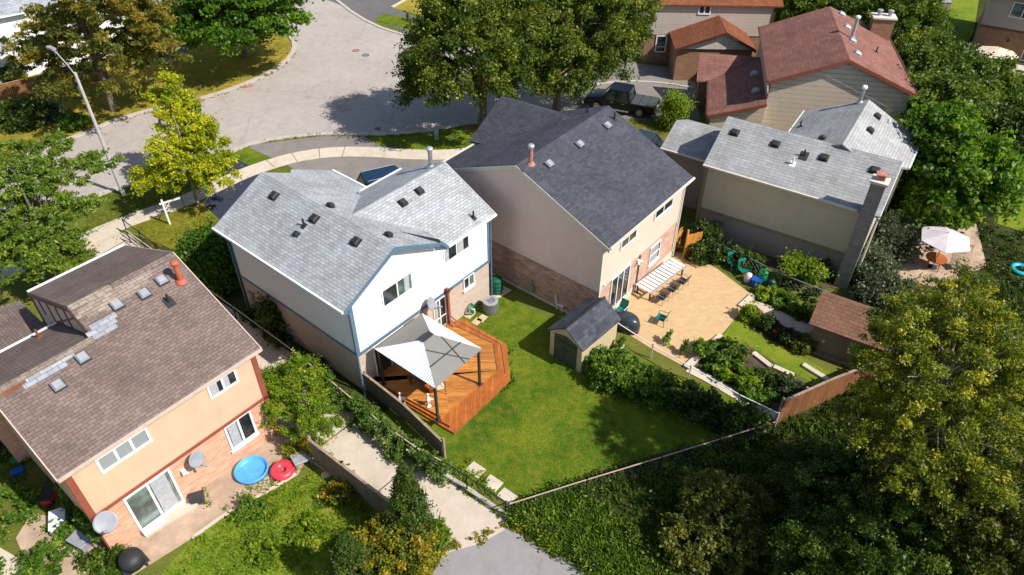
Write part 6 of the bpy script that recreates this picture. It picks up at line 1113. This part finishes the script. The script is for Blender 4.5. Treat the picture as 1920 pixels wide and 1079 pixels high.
tufts('fallen_leaves',[(1150,240),(1190,228),(1310,236),(1310,262),(1220,262)],2600,.2,L_leaf,'orange fallen leaves on the strip behind the pickup',6,2,(.01,.03),.02,True)
tufts('yard_grass_blades',[(310,1079),(370,1012),(480,940),(600,885),(715,950),(620,1079)],1200,.15,L_small,'bright grass of the yard behind the peach house',7,5,(.05,.14),.006)
tufts('verge_grass_blades',[(165,445),(160,375),(240,352),(330,330),(400,308),(395,340),(250,398)],2000,.12,L_grass,'green grass between the street and the sidewalk',8,5,(.03,.09),.006)
tufts('ravine_ground_cover',[(1440,810),(1640,715),(1720,560),(1900,540),(2050,700),(2050,1200),(1500,1100),(1560,900)],2500,.4,L_dark,'dark ground cover under the trees on the right',9,8,(.15,.5),.005,True)

def leafy_cover(name,poly,n,mat,label,seed,h=.35,rc=(.12,.4),per=45,leaf=.09,tint=(0,1)):
    rng=np.random.default_rng(seed); P=np.array([[W(*p).x,W(*p).y] for p in poly]); mn=P.min(0); mx=P.max(0); pts=[]
    while len(pts)<n:
        q=rng.random((n*2,2))*(mx-mn)+mn; ins=np.zeros(len(q),bool); j=len(P)-1
        for i in range(len(P)):
            c=((P[i,1]>q[:,1])!=(P[j,1]>q[:,1]))&(q[:,0]<(P[j,0]-P[i,0])*(q[:,1]-P[i,1])/(P[j,1]-P[i,1]+1e-12)+P[i,0]); ins^=c; j=i
        pts+=list(q[ins])
    cl=[(x,y,h*rng.random()**2*(.6+.6*math.sin(x*1.3)*math.cos(y*1.1)),rng.uniform(*rc)) for x,y in pts[:n]]
    me=leaf_mesh(name,cl,rng,per,leaf,mat,.5,.5,1.5,tint); o=bpy.data.objects.new(name,me); COL.objects.link(o); return tag(o,label,'ground cover',None,'stuff')
wz=[(955,985),(960,956),(1091,900),(1228,862),(1440,812),(1560,770),(1640,900),(1560,1079),(1110,1079),(1040,1036)]
leafy_cover('weedy_cover',wz,600,L_hedge,'leafy weeds covering the slope below the pipe fence',301)
leafy_cover('tall_weeds',[(960,985),(965,960),(1091,905),(1180,1000),(1250,1079),(1120,1079),(1040,1030)],70,L_hedge,'taller weed clumps on the bank beside the asphalt path',308,.7,(.15,.4),90,.07)
leafy_cover('weedy_cover_mid',[(960,985),(965,960),(1091,905),(1180,1000),(1250,1079),(1120,1079),(1040,1030)],170,L_small,'lime green weeds mixed into the bank beside the asphalt path',309,.3,(.12,.35),50,.07)
leafy_cover('weedy_cover_light',wz[:3]+[(1150,1000),(1250,1079)]+wz[-2:],170,L_small,'lime green weeds along the asphalt path edge',302,.35,(.1,.3),40,.07,(0,.85))
leafy_cover('ravine_leaf_cover',[(1300,860),(1440,812),(1640,720),(1720,580),(1950,560),(2050,1150),(1400,1150)],500,L_olive,'olive leafy undergrowth beneath the ravine trees',303,.6,(.2,.5),50,.1,(0,.7))
leafy_cover('belt_leaf_cover',[(1660,430),(1700,330),(1660,60),(1680,-30),(1740,60),(1790,110),(1840,130),(1990,210),(1990,290),(1880,290),(1700,430)],500,L_hedge,'low ivy and brambles of the green belt on the right',304,1.0,(.3,.7),70,.14,(.2,1))
leafy_cover('garden_shade_cover',[(1835,395),(1900,440),(2010,430),(2010,560),(1850,545),(1850,500)],160,L_dark,'dark ground cover in the shade beyond the lilac parasol',307,.3,(.15,.4),45,.09)
leafy_cover('yard_leaf_cover',[(310,1079),(370,1012),(480,940),(600,885),(715,950),(620,1079)],90,L_small,'patches of lime green weeds in the yard behind the peach house',305,.15,(.12,.35),40,.07,(0,.7))
leafy_cover('side_yard_cover',[(-60,760),(20,800),(110,900),(200,1010),(230,1079),(-60,1079)],140,L_bush,'rank weeds in the side yard left of the peach house',306,.3,(.15,.4),50,.09)

def edge_weeds(name,pts,wd,n,mat,label,seed,h=.08,rc=(.04,.16),per=14,leaf=.06,tint=(0,1)):
    rng=np.random.default_rng(seed); P=[W(*p) for p in pts]; L=[(b-a).length for a,b in zip(P,P[1:])]; cl=[]
    for _ in range(n):
        i=rng.choice(len(L),p=np.array(L)/sum(L)); t=rng.random(); c=P[i].lerp(P[i+1],t)
        if math.sin(c.x*3.1+c.y*2.3+seed)+math.sin(c.x*.9-c.y*1.4)<rng.uniform(-.8,1.1): continue
        cl.append((c.x+rng.normal()*wd*.4,c.y+rng.normal()*wd*.4,.02+h*rng.random(),rng.uniform(*rc)))
    me=leaf_mesh(name,cl,rng,per,leaf,mat,.4,.4,1.5,tint); o=bpy.data.objects.new(name,me); COL.objects.link(o); return tag(o,label,'ground cover',None,'stuff')
edge_weeds('kerb_litter',[(215,228),(300,206),(370,191),(430,173),(500,144),(536,120),(552,96),(550,74),(518,52)],.35,260,L_leaf,'brown leaf litter in the gutter of the road bend',401,.01,(.05,.2),12,.07)
edge_weeds('kerb_weeds',[(437,286),(482,269),(540,260),(600,254),(640,253),(700,255),(780,252),(860,238)],.3,300,L_shrubau,'weeds and litter along the near kerb of the cul-de-sac',402,.04,(.05,.16),12,.07)
edge_weeds('alley_edge_weeds',[(545,672),(625,742),(705,812),(778,864),(830,895),(872,920),(950,975)],.25,240,L_small,'weeds at the foot of the alley kerb',403,.08,(.05,.16),14,.06,(0,.8))
edge_weeds('fence_foot_weeds',[(600,850),(660,895),(745,965)],.3,220,L_small,'dry weeds on the path side of the grey alley fence',404,.12,(.05,.18),16,.06)
edge_weeds('joint_weeds',[(700,930),(782,862)],.1,90,L_small,'green weeds in the path joint beside the cedar',405,.06,(.04,.12),14,.05); edge_weeds('path_end_weeds',[(840,1030),(900,1012),(945,985),(985,1000),(1040,1040),(1090,1075)],.25,200,L_shrubau,'tan and green weeds along the end of the paths',406,.08,(.05,.18),16,.06)
edge_weeds('driveway_leaf_litter',[(140,480),(230,445),(340,390),(440,345)],1.2,160,L_leaf,'scattered fallen leaves on the sidewalk under the yellow tree',407,.0,(.03,.06),4,.07)
edge_weeds('yard_dirt_weeds',[(300,960),(400,900),(480,920),(560,870)],1.6,160,L_small,'thin weeds in the dry dirt behind the peach house',410,.05,(.06,.25),16,.06)
edge_weeds('slab_weeds',[(860,880),(900,912),(945,950)],.5,200,L_small,'green weeds between the paving slabs',408,.08,(.05,.2),16,.06)
edge_weeds('lawn_edge_weeds',[(835,815),(880,775),(960,718),(958,655)],.15,240,L_bush,'bright weeds along the foot of the deck',409,.06,(.04,.12),14,.05)
